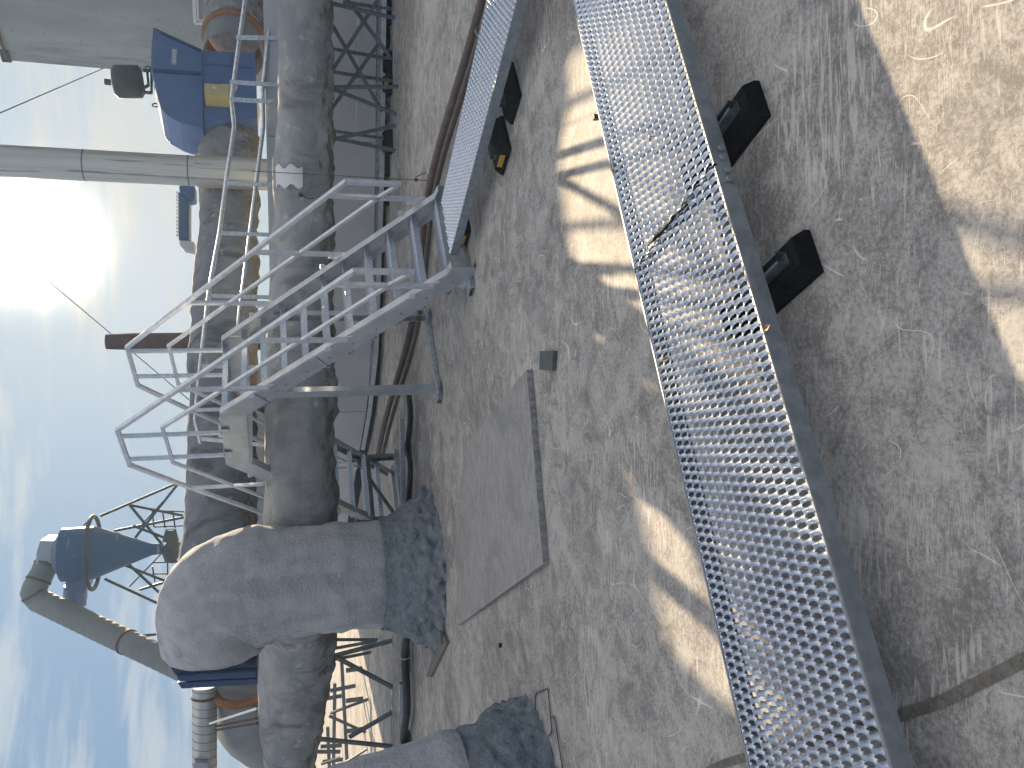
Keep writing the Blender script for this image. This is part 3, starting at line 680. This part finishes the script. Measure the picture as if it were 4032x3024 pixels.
for i, (pa, pb, lb) in enumerate((((826, 2850), (1012, 2790), 'light steel stay bar, uppermost of three below the spiral duct'), ((850, 2860), (1010, 2828), 'thin brown stay bar, middle of three below the spiral duct'), ((850, 2875), (1012, 2848), 'dark stay bar, lowest of three below the spiral duct'))):
    mb = MB(); mb.bar(aty(*pa, 11.8), aty(*pb, 11.0), .03, .03); tag(build('stay_bar', mb, ('rail', 'rust', 'dark')[i], origin=tuple(aty(*pb, 11.0))), lb, 'stay bar', 'stay bars under the spiral duct')

# ================================================================ BACK DUCT, FAN, STACKS, WALL BUILDING
bk = root('insulated_duct', 'large dark stained duct running behind the railing from the blue fan leftward', 'duct', W(9, 12, 0))
pp, rr_ = [], []
for x0, x1, y_ in ((680, 990, 2500), (700, 1000, 2250), (716, 1005, 2050), (730, 1010, 1900), (736, 1012, 1650), (742, 1014, 1400), (757, 1016, 1200), (772, 1018, 1000), (780, 1020, 850), (784, 1020, 700), (775, 1020, 560), (790, 1020, 500), (805, 1012, 480)):
    p, q = ats(x0, y_, 12), ats(x1, y_, 12); pp.append((p+q)/2); rr_.append((p-q).length/2*.98)
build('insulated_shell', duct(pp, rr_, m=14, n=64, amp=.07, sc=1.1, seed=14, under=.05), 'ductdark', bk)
bk2 = root('insulated_duct', 'stained duct entering the blue fan from the right, with orange sealant at its end', 'duct', W(19, 12, 0))
pp, rr_ = [], []
for x0, x1, y_ in ((800, 1040, 130), (802, 1045, 60), (800, 1050, 0), (800, 1060, -150), (800, 1070, -400)):
    p, q = ats(x0, y_, 12), ats(x1, y_, 12); pp.append((p+q)/2); rr_.append((p-q).length/2*.98)
build('insulated_shell', duct(pp, rr_, m=10, n=56, amp=.07, sc=1.1, seed=24, under=.06), 'duct', bk2)
c_ = ats(920, 140, 12); build('sealant_ring', ring(c_+T*-.02, -T, .60, .72, .10), 'orange', bk2)
mb = MB(); mb.tube([c_-T*.02, c_-T*.85], .66, 48, caps=False); build('inlet_collar', mb, 'cladding', bk2)
fan = root('blue_fan', 'big blue scroll fan housing between the stack and the coated wall', 'fan', W(15.5, 12, 0))
def fs_(poly, s0, th): 
    mb = MB(); return mb.prism([ats(x, y, s0) for x, y in poly], S*th)
arc = [(602, 113), (595, 200), (594, 268), (604, 310), (617, 368), (632, 423), (655, 452), (681, 467), (708, 482), (736, 492), (770, 499), (800, 503)]
build('scroll_housing', fs_(arc + [(798, 300), (791, 199)], 11.35, .75), 'blue', fan, bevel=.01)
build('lower_housing', fs_([(795, 199), (1005, 206), (1014, 462), (803, 500)], 11.38, 1.25), 'blue', fan, bevel=.01)
for poly, s0 in (([(601, 268), (791, 282), (791, 292), (604, 280)], 11.31), ([(812, 240), (1004, 256), (1004, 264), (812, 249)], 11.34), ([(906, 204), (909, 204), (912, 490), (909, 490)], 11.345), ([(789, 199), (795, 199), (799, 500), (793, 500)], 11.32), ([(602, 113), (605, 108), (795, 195), (791, 200)], 11.30)):
    build('flange_strip', fs_(poly, s0, .06), 'deepblue' if s0 < 11.315 else 'blue', fan)
build('belt_guard', fs_([(805, 327), (899, 333), (899, 381), (806, 374)], 11.1, .28), 'yguard', fan, bevel=.01)
mb = fs_([(836, 338), (852, 340), (852, 350), (836, 348)], 11.09, .012); build('notice_plate', mb, 'white', fan)
lp = build('name_plate', fs_([(676, 193), (697, 193), (693, 253), (674, 250)], 11.32, .03), 'label', fan)
mb = MB()
for k in range(7): mb.prism([ats(x, y, 11.312) for x, y in ((682, 199+k*7), (690, 199+k*7), (690, 202+k*7), (682, 202+k*7))], S*.006)
build('lettering', mb, 'white', lp)
mb = MB(); mb.tube([ats(903, 455, 12)+T*.2, ats(903, 482, 12)-T*.12], [.66, .60], 44); build('inlet_cone', mb, 'stain', fan)
for x, y in ((592, 268), (622, 415)):
    mb = MB(); c_ = ats(x, y, 12); mb.tube([c_+Z*.05+(T*math.cos(a)+Z*math.sin(a))*.06 for a in [2*math.pi*k/12 for k in range(13)]], .015, 6, caps=False); build('lifting_eye', mb, 'dark', fan)
for pa, pb in (((597, 275), (597, 365)), ((564, 278), (597, 278)), ((564, 362), (597, 366)), ((568, 345), (585, 335)), ((585, 335), (580, 285))):
    mb = MB(); mb.bar(ats(*pa, 12), ats(*pb, 12), .05, .05); build('motor_frame_bar', mb, 'dark', fan)
mt_ = root('electric_motor', 'dark motor with domed cap standing above the blue fan', 'motor', W(15.2, 12, 4.4))
a_, b_ = ats(566, 322, 12), ats(440, 322, 12); r_ = (ats(500, 285, 12)-ats(500, 364, 12)).length/2
mb = MB(); mb.tube([a_, a_+(b_-a_)*.12, a_+(b_-a_)*.85, b_+(a_-b_)*.03, b_], [r_*.72, r_, r_, r_*.75, r_*.3], 28); build('motor_body', mb, 'dark', mt_)
for x, y in ((452, 283), (490, 283), (530, 285), (545, 372), (424, 323)):
    mb = MB(); mb.box(ats(x, y, 11.95), .10, .10, .12); build('lug', mb, 'dark', mt_)
# coated wall at the right, running along the stair direction
cw = root('coated_building', 'tall streaky grey coated building at the upper right', 'building', W(26, 10, 0))
WT = 21.5; zt = 8.62
mb = MB(); mb.box(W(WT+5, 7.9, zt/2), 10, 15.8, zt, (T, S, Z)); build('wall', mb, 'bldg', cw)
mb = MB(); mb.box(W(WT+5, 7.85, zt+.03), 10.15, 15.85, .08, (T, S, Z)); build('roof_edge', mb, 'rust', cw)
mb = MB()
def pw(x, y, o=0): return att(x, y, WT-o)
fr = [(762, -60), (770, 92), (800, 92), (800, -60)]
for a, b in (((760, -60), (768, 90)), ((766, 90), (805, 92))): mb.bar(pw(*a, .02), pw(*b, .02), .09, .05, T)
for a, b in (((774, -60), (780, 78)), ((778, 78), (805, 80))): mb.bar(pw(*a, .02), pw(*b, .02), .05, .04, T)
build('hatch_frame', mb, 'white', cw)
mb = MB(); p = att(32, 220, WT); mb.box(p, .1, .35, .1, (T, S, Z)); mb.box(p+Z*.15, .1, .35, .06, (T, S, Z)); mb.box(p+Z*.07+S*.15, .1, .05, .2, (T, S, Z)); build('corner_bracket', mb, 'dark', cw)
# silver stack
sc_ = Vector((4.18, 15.99, 0)); sk = root('steel_stack', 'tall silver steel chimney rising past the back duct beside the sun', 'chimney', sc_)
mb = MB(); mb.tube([sc_+Z*z_ for z_ in (0, 1.5, 2, 3, 4, 5, 6, 7, 8, 9, 10, 12)], .282, 40); build('flue', mb, 'stain', sk)
for z_ in (3.13, 4.9, 6.75):
    mb = MB(); mb.tube([sc_+Z*(z_-.012), sc_+Z*(z_+.012)], .288, 40, caps=False); build('joint_band', mb, 'beam', sk)
mb = MB(); mb.tube([sc_+Z*.0, sc_+Z*3.0], .30, 40, caps=False); mb.bar(sc_+Vector((-.02, -.305, .3)), sc_+Vector((-.02, -.305, 3.0)), .012, .01); build('sleeve', mb, 'stain', sk)
# dark chimney
dc = aty(600, 1345, 17.0); dk = root('dark_chimney', 'short dark brown chimney behind the top of the stair handrail', 'chimney', (dc.x, dc.y, 0))
ztop = aty(418, 1345, 17).z
mb = MB(); mb.tube([Vector((dc.x, dc.y, z_)) for z_ in (1, 3.2, ztop-.5, ztop)], [.18, .18, .17, .145], 28); build('flue', mb, 'rust' , dk)
MT['chim'] = mat('soot_brown', (.085, .040, .042), (.06, .03, .034), rough=.8); dk.children[0].data.materials[0] = MT['chim']
# blue bent vent behind the back duct
bv = root('bent_vent', 'low blue vent pipe bent into a bridge above the back duct', 'vent', tuple(aty(750, 860, 18).xy)+(0,))
for nm, poly, m_ in (('vent_leg', [(702, 728), (768, 728), (768, 788), (740, 790), (722, 772), (708, 760)], 'bluegrey'), ('vent_span', [(700, 750), (745, 782), (745, 944), (702, 948)], 'bluegrey'), ('vent_leg', [(704, 942), (765, 950), (765, 990), (722, 980), (706, 966)], 'label')):
    mb = MB(); mb.prism([aty(x, y, 17.8) for x, y in poly], Vector((0, .5, 0))); build(nm, mb, m_, bv, bevel=.05)
mb = MB()
for k in range(13): mb.bar(aty(699, 755+k*14, 17.85), aty(699, 762+k*14, 17.85), .05, .05)
build('coil', mb, 'spiral', bv)

# ================================================================ GUARD RAIL BETWEEN THE DUCTS
GP = Vector((3.4, 11.3, 0))
def og(x, y): return on(x, y, GP, FN)
gr = root('guard_rail', 'two bar galvanized pipe guard rail standing between the two long ducts', 'guard rail', tuple(og(1000, 700).xy)+(0,))
for nm, pts in (('top_rail', [(975, -300), (965, 0), (945, 139), (920, 323), (911, 393), (922, 497), (890, 721), (865, 918), (825, 1137), (790, 1425), (776, 1560), (768, 1650), (790, 1745)]), ('lower_rail', [(1090, -300), (1072, 0), (1046, 250), (1034, 358), (1037, 497), (1009, 721), (985, 918), (945, 1222), (920, 1440), (905, 1650)])):
    mb = MB(); mb.tube([og(*p) for p in pts], .028, 12); build(nm, mb, 'galv', gr)
for a, b in (((930, 150), (1092, 152)), ((905, 325), (1092, 336)), ((905, 393), (1080, 402)), ((898, 722), (1078, 728)), ((872, 918), (1074, 925)), ((835, 1164), (1060, 1170)), ((798, 1440), (1050, 1445)), ((792, 1725), (1040, 1750)), ((870, 1640), (868, 1720))):
    mb = MB(); p, q = og(*a), og(*b); mb.bar(p-FN*.035, Vector((q.x, q.y, q.z))-FN*.035, .055, .02, FN); build('post', mb, 'galv', gr)

# ================================================================ PALE PANELLED WALL AND LOW WALKWAY BEHIND
def W3(t, s, z=0): return W(t, s, z)
wl = [(11.6, 4.35), (9.98, 6.35), (8.72, 7.75), (7.22, 10.1), (7.02, 11.6), (7.10, 13.0)]
wl2 = wl + [(7.2, 15.5), (7.4, 19.0)]  # last stretch added behind the ducts to shade the roof at left
pw_ = root('panelled_wall', 'smooth pale panelled wall standing behind the duct supports', 'wall', W(8.7, 7.8, 0))
mb = MB(); P = [W(t_, s_+.35, .18) for t_, s_ in wl2]; P = spline(P, 6); vs = []
back = Vector((.3, .9, 0))
for p in P: vs += [p, p+Z*1.50, p+Z*1.50+back, p+back]
fs = []
for i in range(len(P)-1):
    for e in range(3): fs.append((4*i+e, 4*(i+1)+e, 4*(i+1)+e+1, 4*i+e+1))
mb.add(vs, fs); mb.add([vs[0], vs[1], vs[2], vs[3]], [(0, 1, 2, 3)]); mb.add(vs[-4:], [(3, 2, 1, 0)])
build('panel', mb, 'wallwhite', pw_)
mb = MB()
for p in (fo(1320, 390, 1.2), ): pass
for i in (4, 10, 16, 22):
    p = P[i]; mb.bar(p-S*.004+Z*.02, p-S*.004+Z*1.48, .010, .006)
build('panel_joint', mb, 'beam', pw_)
mb = MB(); 
for a, b in zip(P[:-1], P[1:]): mb.bar(a-Z*.1+back*.2, b-Z*.1+back*.2, .10, .16)
build('base_shade', mb, 'dark', pw_)  # dark bars stand in for the shade below the panels
ph = root('shade_box', 'plain tall box, mostly hidden behind the large stained duct, added to shade the roof', 'shade box', W(7.9, 16.5, 0))
mb = MB(); mb.box(W(8.6, 17.2, 1.45), 2.4, 6.0, 2.9, (T, S, Z)); build('wall', mb, 'bldg', ph)  # added box, mostly hidden, casts shade on the roof beyond the elbow
# low service walkway along that wall
w3 = root('roof_walkway', 'long low grating walkway along the foot of the pale wall', 'walkway', W(8.5, 7.4, 0))
mb = MB(); P3 = [W(t_-.05, s_-.10, .16) for t_, s_ in wl]
for a, b in zip(P3[:-1], P3[1:]):
    d_ = (b-a); ln = d_.length; d_.normalize(); x_ = Vector((d_.y, -d_.x, 0))
    if x_.dot(Vector((0, 1, 0))) < 0: x_ = -x_
    grate(mb, a, d_, x_, ln, .42, .09, .07, 8, teeth=False, rdg=.02)
build('grating_panel', mb, 'grate', w3)
mb = MB()
for a, b in zip(P3[:-1], P3[1:]): mb.bar(a-Z*.035, b-Z*.035, .004, .07)
build('edge_channel', mb, 'rail', w3)
k = 0
for (x, y, wd, m_, lb) in ((1547, 30, .30, 'rubber', 'black block under the low walkway at the right edge'), (1550, 235, .32, 'rubber', 'black block under the low walkway below the crossed braces'), (1551, 318, .24, 'rubber', 'black block with amber mark under the low walkway'), (1552, 545, .32, 'rubber', 'black block under the low walkway behind the steel post feet'),
                       (1541, 130, .22, 'rubber', 'dark block between the two rightmost walkway blocks'), (1538, 430, .22, 'wood', 'pale board end under the low walkway'), (1540, 640, .30, 'rubber', 'dark block under the low walkway near the stair'), (1538, 760, .30, 'rubber', 'dark block under the low walkway behind the handrail loop')):
    c_ = gz(x, y, 0); c_ = c_+Vector((0, .12, 0)); r = root('support_block', lb, 'support block', c_, 'dark blocks under the low walkway')
    mb = MB(); sdv = FD; prof = [(-.5, 0), (.5, 0), (.5, .5), (.38, 1), (-.38, 1), (-.5, .5)]
    mb.prism([c_ + sdv*(a*wd) + Z*(b*.13) for a, b in prof], FN*.3); build('rubber_block', mb, m_, r)
    if 'amber' in lb:
        mb = MB(); mb.prism([c_-FN*.004 + sdv*(a*wd) + Z*(b*.13) for a, b in ((-.25, .5), (.25, .5), (.25, .9), (-.25, .9))], -FN*.004); build('reflector', mb, 'yellow', r)

# ================================================================ HOSES, CABLES, SMALL THINGS
hz_pts = [(1590, 1530), (1605, 1560), (1612, 1640), (1605, 1720), (1600, 1762), (1612, 1830), (1608, 1930), (1600, 2010)]
mb = MB(); mb.tube(spline([gz(x, y, .10) for x, y in hz_pts], 8), .022, 10); mb2 = MB(); mb2.tube(spline([gz(x+8, y+2, .07) for x, y in hz_pts], 8), .022, 10)
tag(build('black_hose', mb, 'blackhose'), 'upper black hose sagging along the roof behind the stair', 'hose', 'black hoses')
tag(build('black_hose', mb2, 'blackhose'), 'lower black hose sagging along the roof behind the stair', 'hose', 'black hoses')
hp = [(1598, 2400), (1602, 2500), (1594, 2580), (1600, 2700), (1602, 2800), (1590, 2900), (1600, 2975), (1600, 3100)]
mb = MB(); mb.tube(spline([gz(x, y, .10) for x, y in hp], 8), .05, 12); h3 = tag(build('black_hose', mb, 'blackhose'), 'thick black hose left of the elbow duct, tied to small blocks', 'hose', 'black hoses')
for (x, y, lb) in ((1612, 2592, 'small block under the thick black hose near the elbow duct'), (1614, 2925, 'small block under the thick black hose at the far left'), (1618, 1768, 'small block under the two black hoses')):
    c_ = gz(x, y, 0); mb = MB(); mb.box(c_+Z*.035, .30 if y > 2000 else .16, .16, .07); tag(build('hose_block', mb, 'slab', origin=c_), lb, 'support block', 'blocks under the hoses')
mb = MB()
for y_ in (2590, 2935):
    c_ = gz(1595, y_, .10); mb.tube([c_+(Vector((0, 1, 0))*math.cos(a)+Z*math.sin(a))*.056 for a in [2*math.pi*k/12 for k in range(13)]], .006, 5, caps=False)
build('tie', mb, 'white', h3)
# pale beam lying behind the stair leg
mb = MB(); u_beam(mb, gz(1588, 1650), gz(1595, 2010), .09, .05); tag(build('steel_channel', mb, 'galv', origin=gz(1590, 1800)), 'pale zinc channel lying behind the black hoses', 'channel')
mb = MB(); u_beam(mb, gz(1585, 2690), gz(1586, 2800), .09, .05); tag(build('steel_channel', mb, 'galv', origin=gz(1586, 2750)), 'short zinc channel at the feet of the tall braced frame', 'channel')
# cement board on the roof
bp = [gz(2097, 1455), gz(2163, 2218), gz(1818, 2462), gz(1812, 2050), gz(1850, 1750)]
mb = MB(); mb.prism([p+Z*.002 for p in bp], Z*.040); cb = tag(build('cover_board', mb, 'board', origin=(-.9, 5.6, 0)), 'large flat grey board lying on the roof in front of the elbow duct', 'board')
# square pad
c_ = [gz(2142, 1382), gz(2196, 1382), gz(2190, 1460), gz(2140, 1455)]
mb = MB(); mb.prism(c_, Z*.03); tag(build('rubber_pad', mb, 'slab', origin=gz(2165, 1420), bevel=.004), 'small square green grey pad beside the corner of the big board', 'pad')
# wire loop and second wire
mb = MB(); mb.tube(spline([gz(x, y, .012) for x, y in ((2108, 2800), (2110, 2735), (2140, 2718), (2156, 2715), (2162, 2760), (2168, 2830), (2172, 2880), (2160, 2898))], 8), .004, 6)
tag(build('bent_wire', mb, 'wirem'), 'bent steel wire loop on the roof beside the foam skirted pipe', 'wire', 'loose wires')
mb = MB(); mb.tube(spline([gz(x, y, .012) for x, y in ((2168, 2828), (2178, 2822), (2188, 2850), (2200, 2930), (2215, 3030), (2230, 3150))], 8), .004, 6)
tag(build('bent_wire', mb, 'wirem'), 'long thin wire trailing from the wire loop to the left edge', 'wire', 'loose wires')
# foam skirted pipe at the left
fc = Vector((-2.93, 5.06, 0)); fp = root('foam_skirted_pipe', 'upright insulated pipe in a blue grey foam skirt at the lower left edge', 'pipe', fc)
mb = MB(); n = 110; zs = [.57*(q/24)**1.1 for q in range(25)]; rs = [.565+.165*(1-min(1, z_/.52))**.8 for z_ in zs]
for i, (z_, r_) in enumerate(zip(zs, rs)):
    for k in range(n):
        a = 2*math.pi*k/n; d_ = Vector((math.cos(a), math.sin(a), 0)); v = fc+d_*r_+Z*z_
        o_ = (.05*noise.noise(v*4)+.09*abs(noise.noise(v*9))+.05*noise.noise(v*20))*(1-.8*i/24)
        mb.v.append(v+d_*o_+Z*(.03*noise.noise(v*11) if 0 < i < 24 else 0))
for i in range(len(zs)-1):
    for k in range(n): mb.f.append((i*n+k, i*n+(k+1) % n, (i+1)*n+(k+1) % n, (i+1)*n+k)); mb.sm.append(True)
build('foam_skirt', mb, 'foamblue', fp)
build('pale_joint', ring(fc+Z*.53, Z, .45, .60, .05), 'white', fp)
build('pipe_shell', duct([fc+Z*.5, fc+Z*.8, fc+Z*1.1, fc+Vector((-.12, .02, 1.34)), fc+Vector((-.5, .05, 1.5)), fc+Vector((-1.1, .1, 1.5))], [.60, .585, .56, .55, .53, .52], m=10, n=48, amp=.05, seed=31), 'foam', fp)
# rod antenna near the stair, guyed base
mb = MB(); b_ = gz(1702, 712, 0); p0 = b_+Z*.05
mb.tube([p0, onf(1570, 704, -.9) if False else p0+Z*.9, p0+Z*1.75], .004, 6); r = root('lightning_rod', 'thin lightning rod on a small round base near the pipes', 'rod', b_); build('rod', mb, 'wirem', r)
mb = MB(); mb.tube([b_, b_+Z*.05], [.08, .07], 18); build('base', mb, 'wood', r)
mb = MB(); mb.tube(spline([p0+Z*.12, p0+Z*.11+T*.05, p0+Z*.0+T*.12], 5), .004, 5); mb.box(p0+Z*.12, .025, .025, .03); build('clamp', mb, 'dark', r)
# guy wires in the sky
for a, b, ya, yb, lb in (((-40, 462), (405, 270), 15, 22, 'thin guy wire running from the coated building up out of view'), ((100, 1030), (1000, 1790), 22, 17, 'thin slanting guy wire passing behind the stair handrails')):
    mb = MB(); mb.tube([aty(*a, ya), aty(*b, yb)], .012, 5); tag(build('guy_wire', mb, 'beam', origin=aty(*b, yb)), lb, 'wire', 'guy wires')
# dry leaves caught in the grating
MT['leaf'] = mat('dry_leaf', (.30, .15, .06), (.20, .10, .045), rough=.7)
for i, (x, y, lb) in enumerate(((2885, 1062, 'dry brown leaf near the outer edge of the near walkway, left of the joint'), (2618, 1416, 'dry brown leaf by the far edge of the near walkway'), (2560, 545, 'dry brown leaf in the middle of the near walkway, right of the joint'), (3020, 1290, 'small brown leaf close to the edge channel of the near walkway'))):
    c_ = gz(x, y, HW+.012); a_ = i*1.7; e1 = Vector((math.cos(a_), math.sin(a_), .15)); e2 = Vector((-math.sin(a_), math.cos(a_), .1)); q_ = .011+.003*(i % 2)
    mb = MB(); mb.add([c_-e1*q_*1.6, c_+e2*q_*.7+Z*.004, c_+e1*q_*1.6, c_-e2*q_*.7+Z*.003, c_-Z*.002], [(0, 4, 1), (1, 4, 2), (2, 4, 3), (3, 4, 0)]); tag(build('dry_leaf', mb, 'leaf', origin=c_), lb, 'leaf', 'dry leaves on the near walkway')
# small debris
for i, (x, y) in enumerate(((2352, 462), (1975, 2540), (2060, 2806))):
    c_ = gz(x, y); mb = MB(); mb.box(c_+Z*.012, .03, .02, .022); mb.lump(.006, 30, i); tag(build('debris', mb, 'dark', origin=c_), ('dark scrap on the roof beside the near walkway edge', 'tiny dark chip on the roof behind the board', 'dark crumb beside the foam skirt')[i], 'debris')

# ================================================================ CYCLONE SEPARATOR IN THE DISTANCE
YC = 24.0
cy = root('dust_cyclone', 'blue cyclone dust separator on a thin lattice tower against the sky', 'cyclone', tuple(aty(600, 2160, YC).xy)+(0,))
def c24(x, y): return aty(x, y, YC)
top = c24(246, 2160); axx = (c24(246, 2085)-c24(246, 2240)).length/2
Bc = Vector((c24(300, 2170).x, YC, 0)); Rb = (c24(310, 2076)-c24(310, 2284)).length/2
z1, z2, z3, z4 = c24(246, 2170).z, c24(372, 2170).z, c24(600, 2160).z, c24(640, 2160).z; z0 = c24(215, 2170).z
def V(x, z_): return Vector((x, YC, z_))
Cx = c24(310, 2180).x; C2 = c24(610, 2163).x
mb = MB(); mb.tube([V(Cx, z0), V(Cx, z1)], [Rb*.55, Rb*.98], 10, smooth=False); mb.tube([V(Cx, z1), V(Cx, z2)], Rb, 20, smooth=True); build('barrel', mb, 'bluegrey', cy)
mb = MB(); mb.tube([V(Cx, z2), V(C2, z3), V(C2, z4)], [Rb, .16, .14], 28); build('cone', mb, 'bluegrey', cy)
mb = MB(); mb.prism([c24(x, y) for x, y in ((158, 2128), (211, 2130), (224, 2160), (224, 2228), (195, 2237), (140, 2222), (143, 2175))], Vector((0, .9, 0))); build('outlet_box', mb, 'label', cy, bevel=.02)
mb = MB(); mb.tube([c24(640, 2163), c24(660, 2166), c24(690, 2168), c24(704, 2168)], [.1, .34, .36, .2], 20); mb.tube([c24(672, 2130), c24(672, 2085)], [.22, .14], 14); build('rotary_valve', mb, 'dark', cy)
mb = MB(); zc = c24(367, 2165).z; Rr = (c24(367, 2022)-c24(367, 2306)).length/2
mb.tube([Vector((Cx+Rr*math.cos(a), YC+Rr*math.sin(a), zc)) for a in [2*math.pi*k/36 for k in range(37)]], .055, 6, caps=False); build('ring_platform', mb, 'dark', cy)
ft = [c24(1000, 1780), c24(1000, 2040), c24(1000, 2250), c24(1000, 2500)]
for px_a, px_b in (((395, 2032), (706, 1899)), ((376, 2180), (760, 2330)), ((412, 2279), (760, 2440)), ((450, 2090), (760, 2030)), ((706, 1899), (455, 2215)), ((706, 1905), (560, 2065)), ((510, 1988), (800, 2340)), ((525, 2070), (760, 2160)), ((510, 1988), (720, 2030)), ((505, 2220), (720, 2420)), ((510, 2310), (640, 2175)), ((550, 2322), (760, 2260)), ((373, 2025), (330, 2069)), ((600, 2010), (725, 2015)), ((600, 2010), (606, 2075)), ((606, 2075), (725, 2070)), ((640, 2010), (650, 2080)), ((680, 2008), (690, 2078)), ((600, 2230), (610, 2290)), ((600, 2215), (725, 2212)), ((600, 2260), (725, 2258)), ((660, 2200), (660, 2300)), ((300, 2250), (345, 2218)), ((345, 2260), (372, 2250))):
    mb = MB(); thick = .04 if abs(px_a[0]-px_b[0]) > 200 else .022
    ya = .0; mb.tube([aty(*px_a, YC+.3), aty(*px_b, YC+.3)], thick, 6); build('tower_bar', mb, 'dark', cy)
mb = MB(); mb.prism([c24(x, y) for x, y in ((258, 2277), (345, 2277), (340, 2322), (330, 2335), (258, 2325))], Vector((0, .8, 0))); mb.tube([c24(285, 2320)+Vector((0, .4, 0)), c24(278, 2400)+Vector((0, .4, 0))], .30, 18); build('side_inlet', mb, 'blue', cy)
dp = root('flexible_duct', 'long ribbed pipe slanting down from the cyclone behind the blue hood', 'duct', tuple(aty(690, 2640, 22).xy)+(0,))
pth = [c24(185, 2185)+Vector((0, .4, 0)), c24(180, 2215)+Vector((0, .3, 0)), c24(128, 2330)+Vector((0, .0, 0)), c24(150, 2362), aty(420, 2490, 22.5), aty(700, 2622, 21), aty(760, 2650, 20.5)]
mb = MB(); sp_ = []
for a, b in zip(pth[:-1], pth[1:]):
    m_ = max(2, int((b-a).length/.06))
    for k in range(m_): sp_.append(a+(b-a)*(k/m_))
sp_.append(pth[-1])
mb.tube(sp_, [.30+.012*(1 if (i//2) % 2 else 0) for i in range(len(sp_))], 24); build('ribbed_pipe', mb, 'bluegrey' if False else 'spiral', dp)
MT['ribbed'] = mat('dull_grey_pipe', (.17, .19, .20), (.14, .16, .17), rough=.7, scale=1.5); dp.children[0].data.materials[0] = MT['ribbed']
for (x, y, yd) in ((158, 2290, 24), (122, 2340, 24), (500, 2529, 22.1), (165, 2212, 24.2)):
    c_ = aty(x, y, yd); 
    j = min(range(len(sp_)), key=lambda i: (sp_[i]-c_).length); j = max(1, min(j, len(sp_)-2)); d_ = (sp_[j+1]-sp_[j-1]).normalized()
    build('clamp_band', ring(sp_[j]-d_*.03, d_, .29, .33, .06, 24), 'rust', dp)
for a, b, lb in (((508, 2508), (615, 2498), 'dark prop bar holding the slanting ribbed pipe, upper one'), ((618, 2570), (650, 2568), 'short dark prop bar under the slanting ribbed pipe')):
    mb = MB(); mb.bar(aty(*a, 22), aty(*b, 22), .05, .05); tag(build('prop_bar', mb, 'dark', origin=aty(*b, 22)), lb, 'prop bar')

# ================================================================ AIR
HAZE = 0.0011  # thin volume added to give the pale veil of lens glare
if HAZE:
    mb = MB(); mb.box((0, 22, 14.0), 160, 112, 30.0)
    mh = bpy.data.materials.new('glare_haze'); mh.use_nodes = True; t_ = mh.node_tree; t_.nodes.clear()
    vo = t_.nodes.new('ShaderNodeVolumePrincipled'); vo.inputs['Color'].default_value = (.40, .64, 1, 1); vo.inputs['Density'].default_value = HAZE; vo.inputs['Anisotropy'].default_value = .45
    ou_ = t_.nodes.new('ShaderNodeOutputMaterial'); t_.links.new(vo.outputs[0], ou_.inputs['Volume'])
    tag(build('haze', mb, mh), 'thin haze over the roof, added to imitate veiling lens glare', 'haze', kind='stuff')
    scene.cycles.volume_bounces = 0
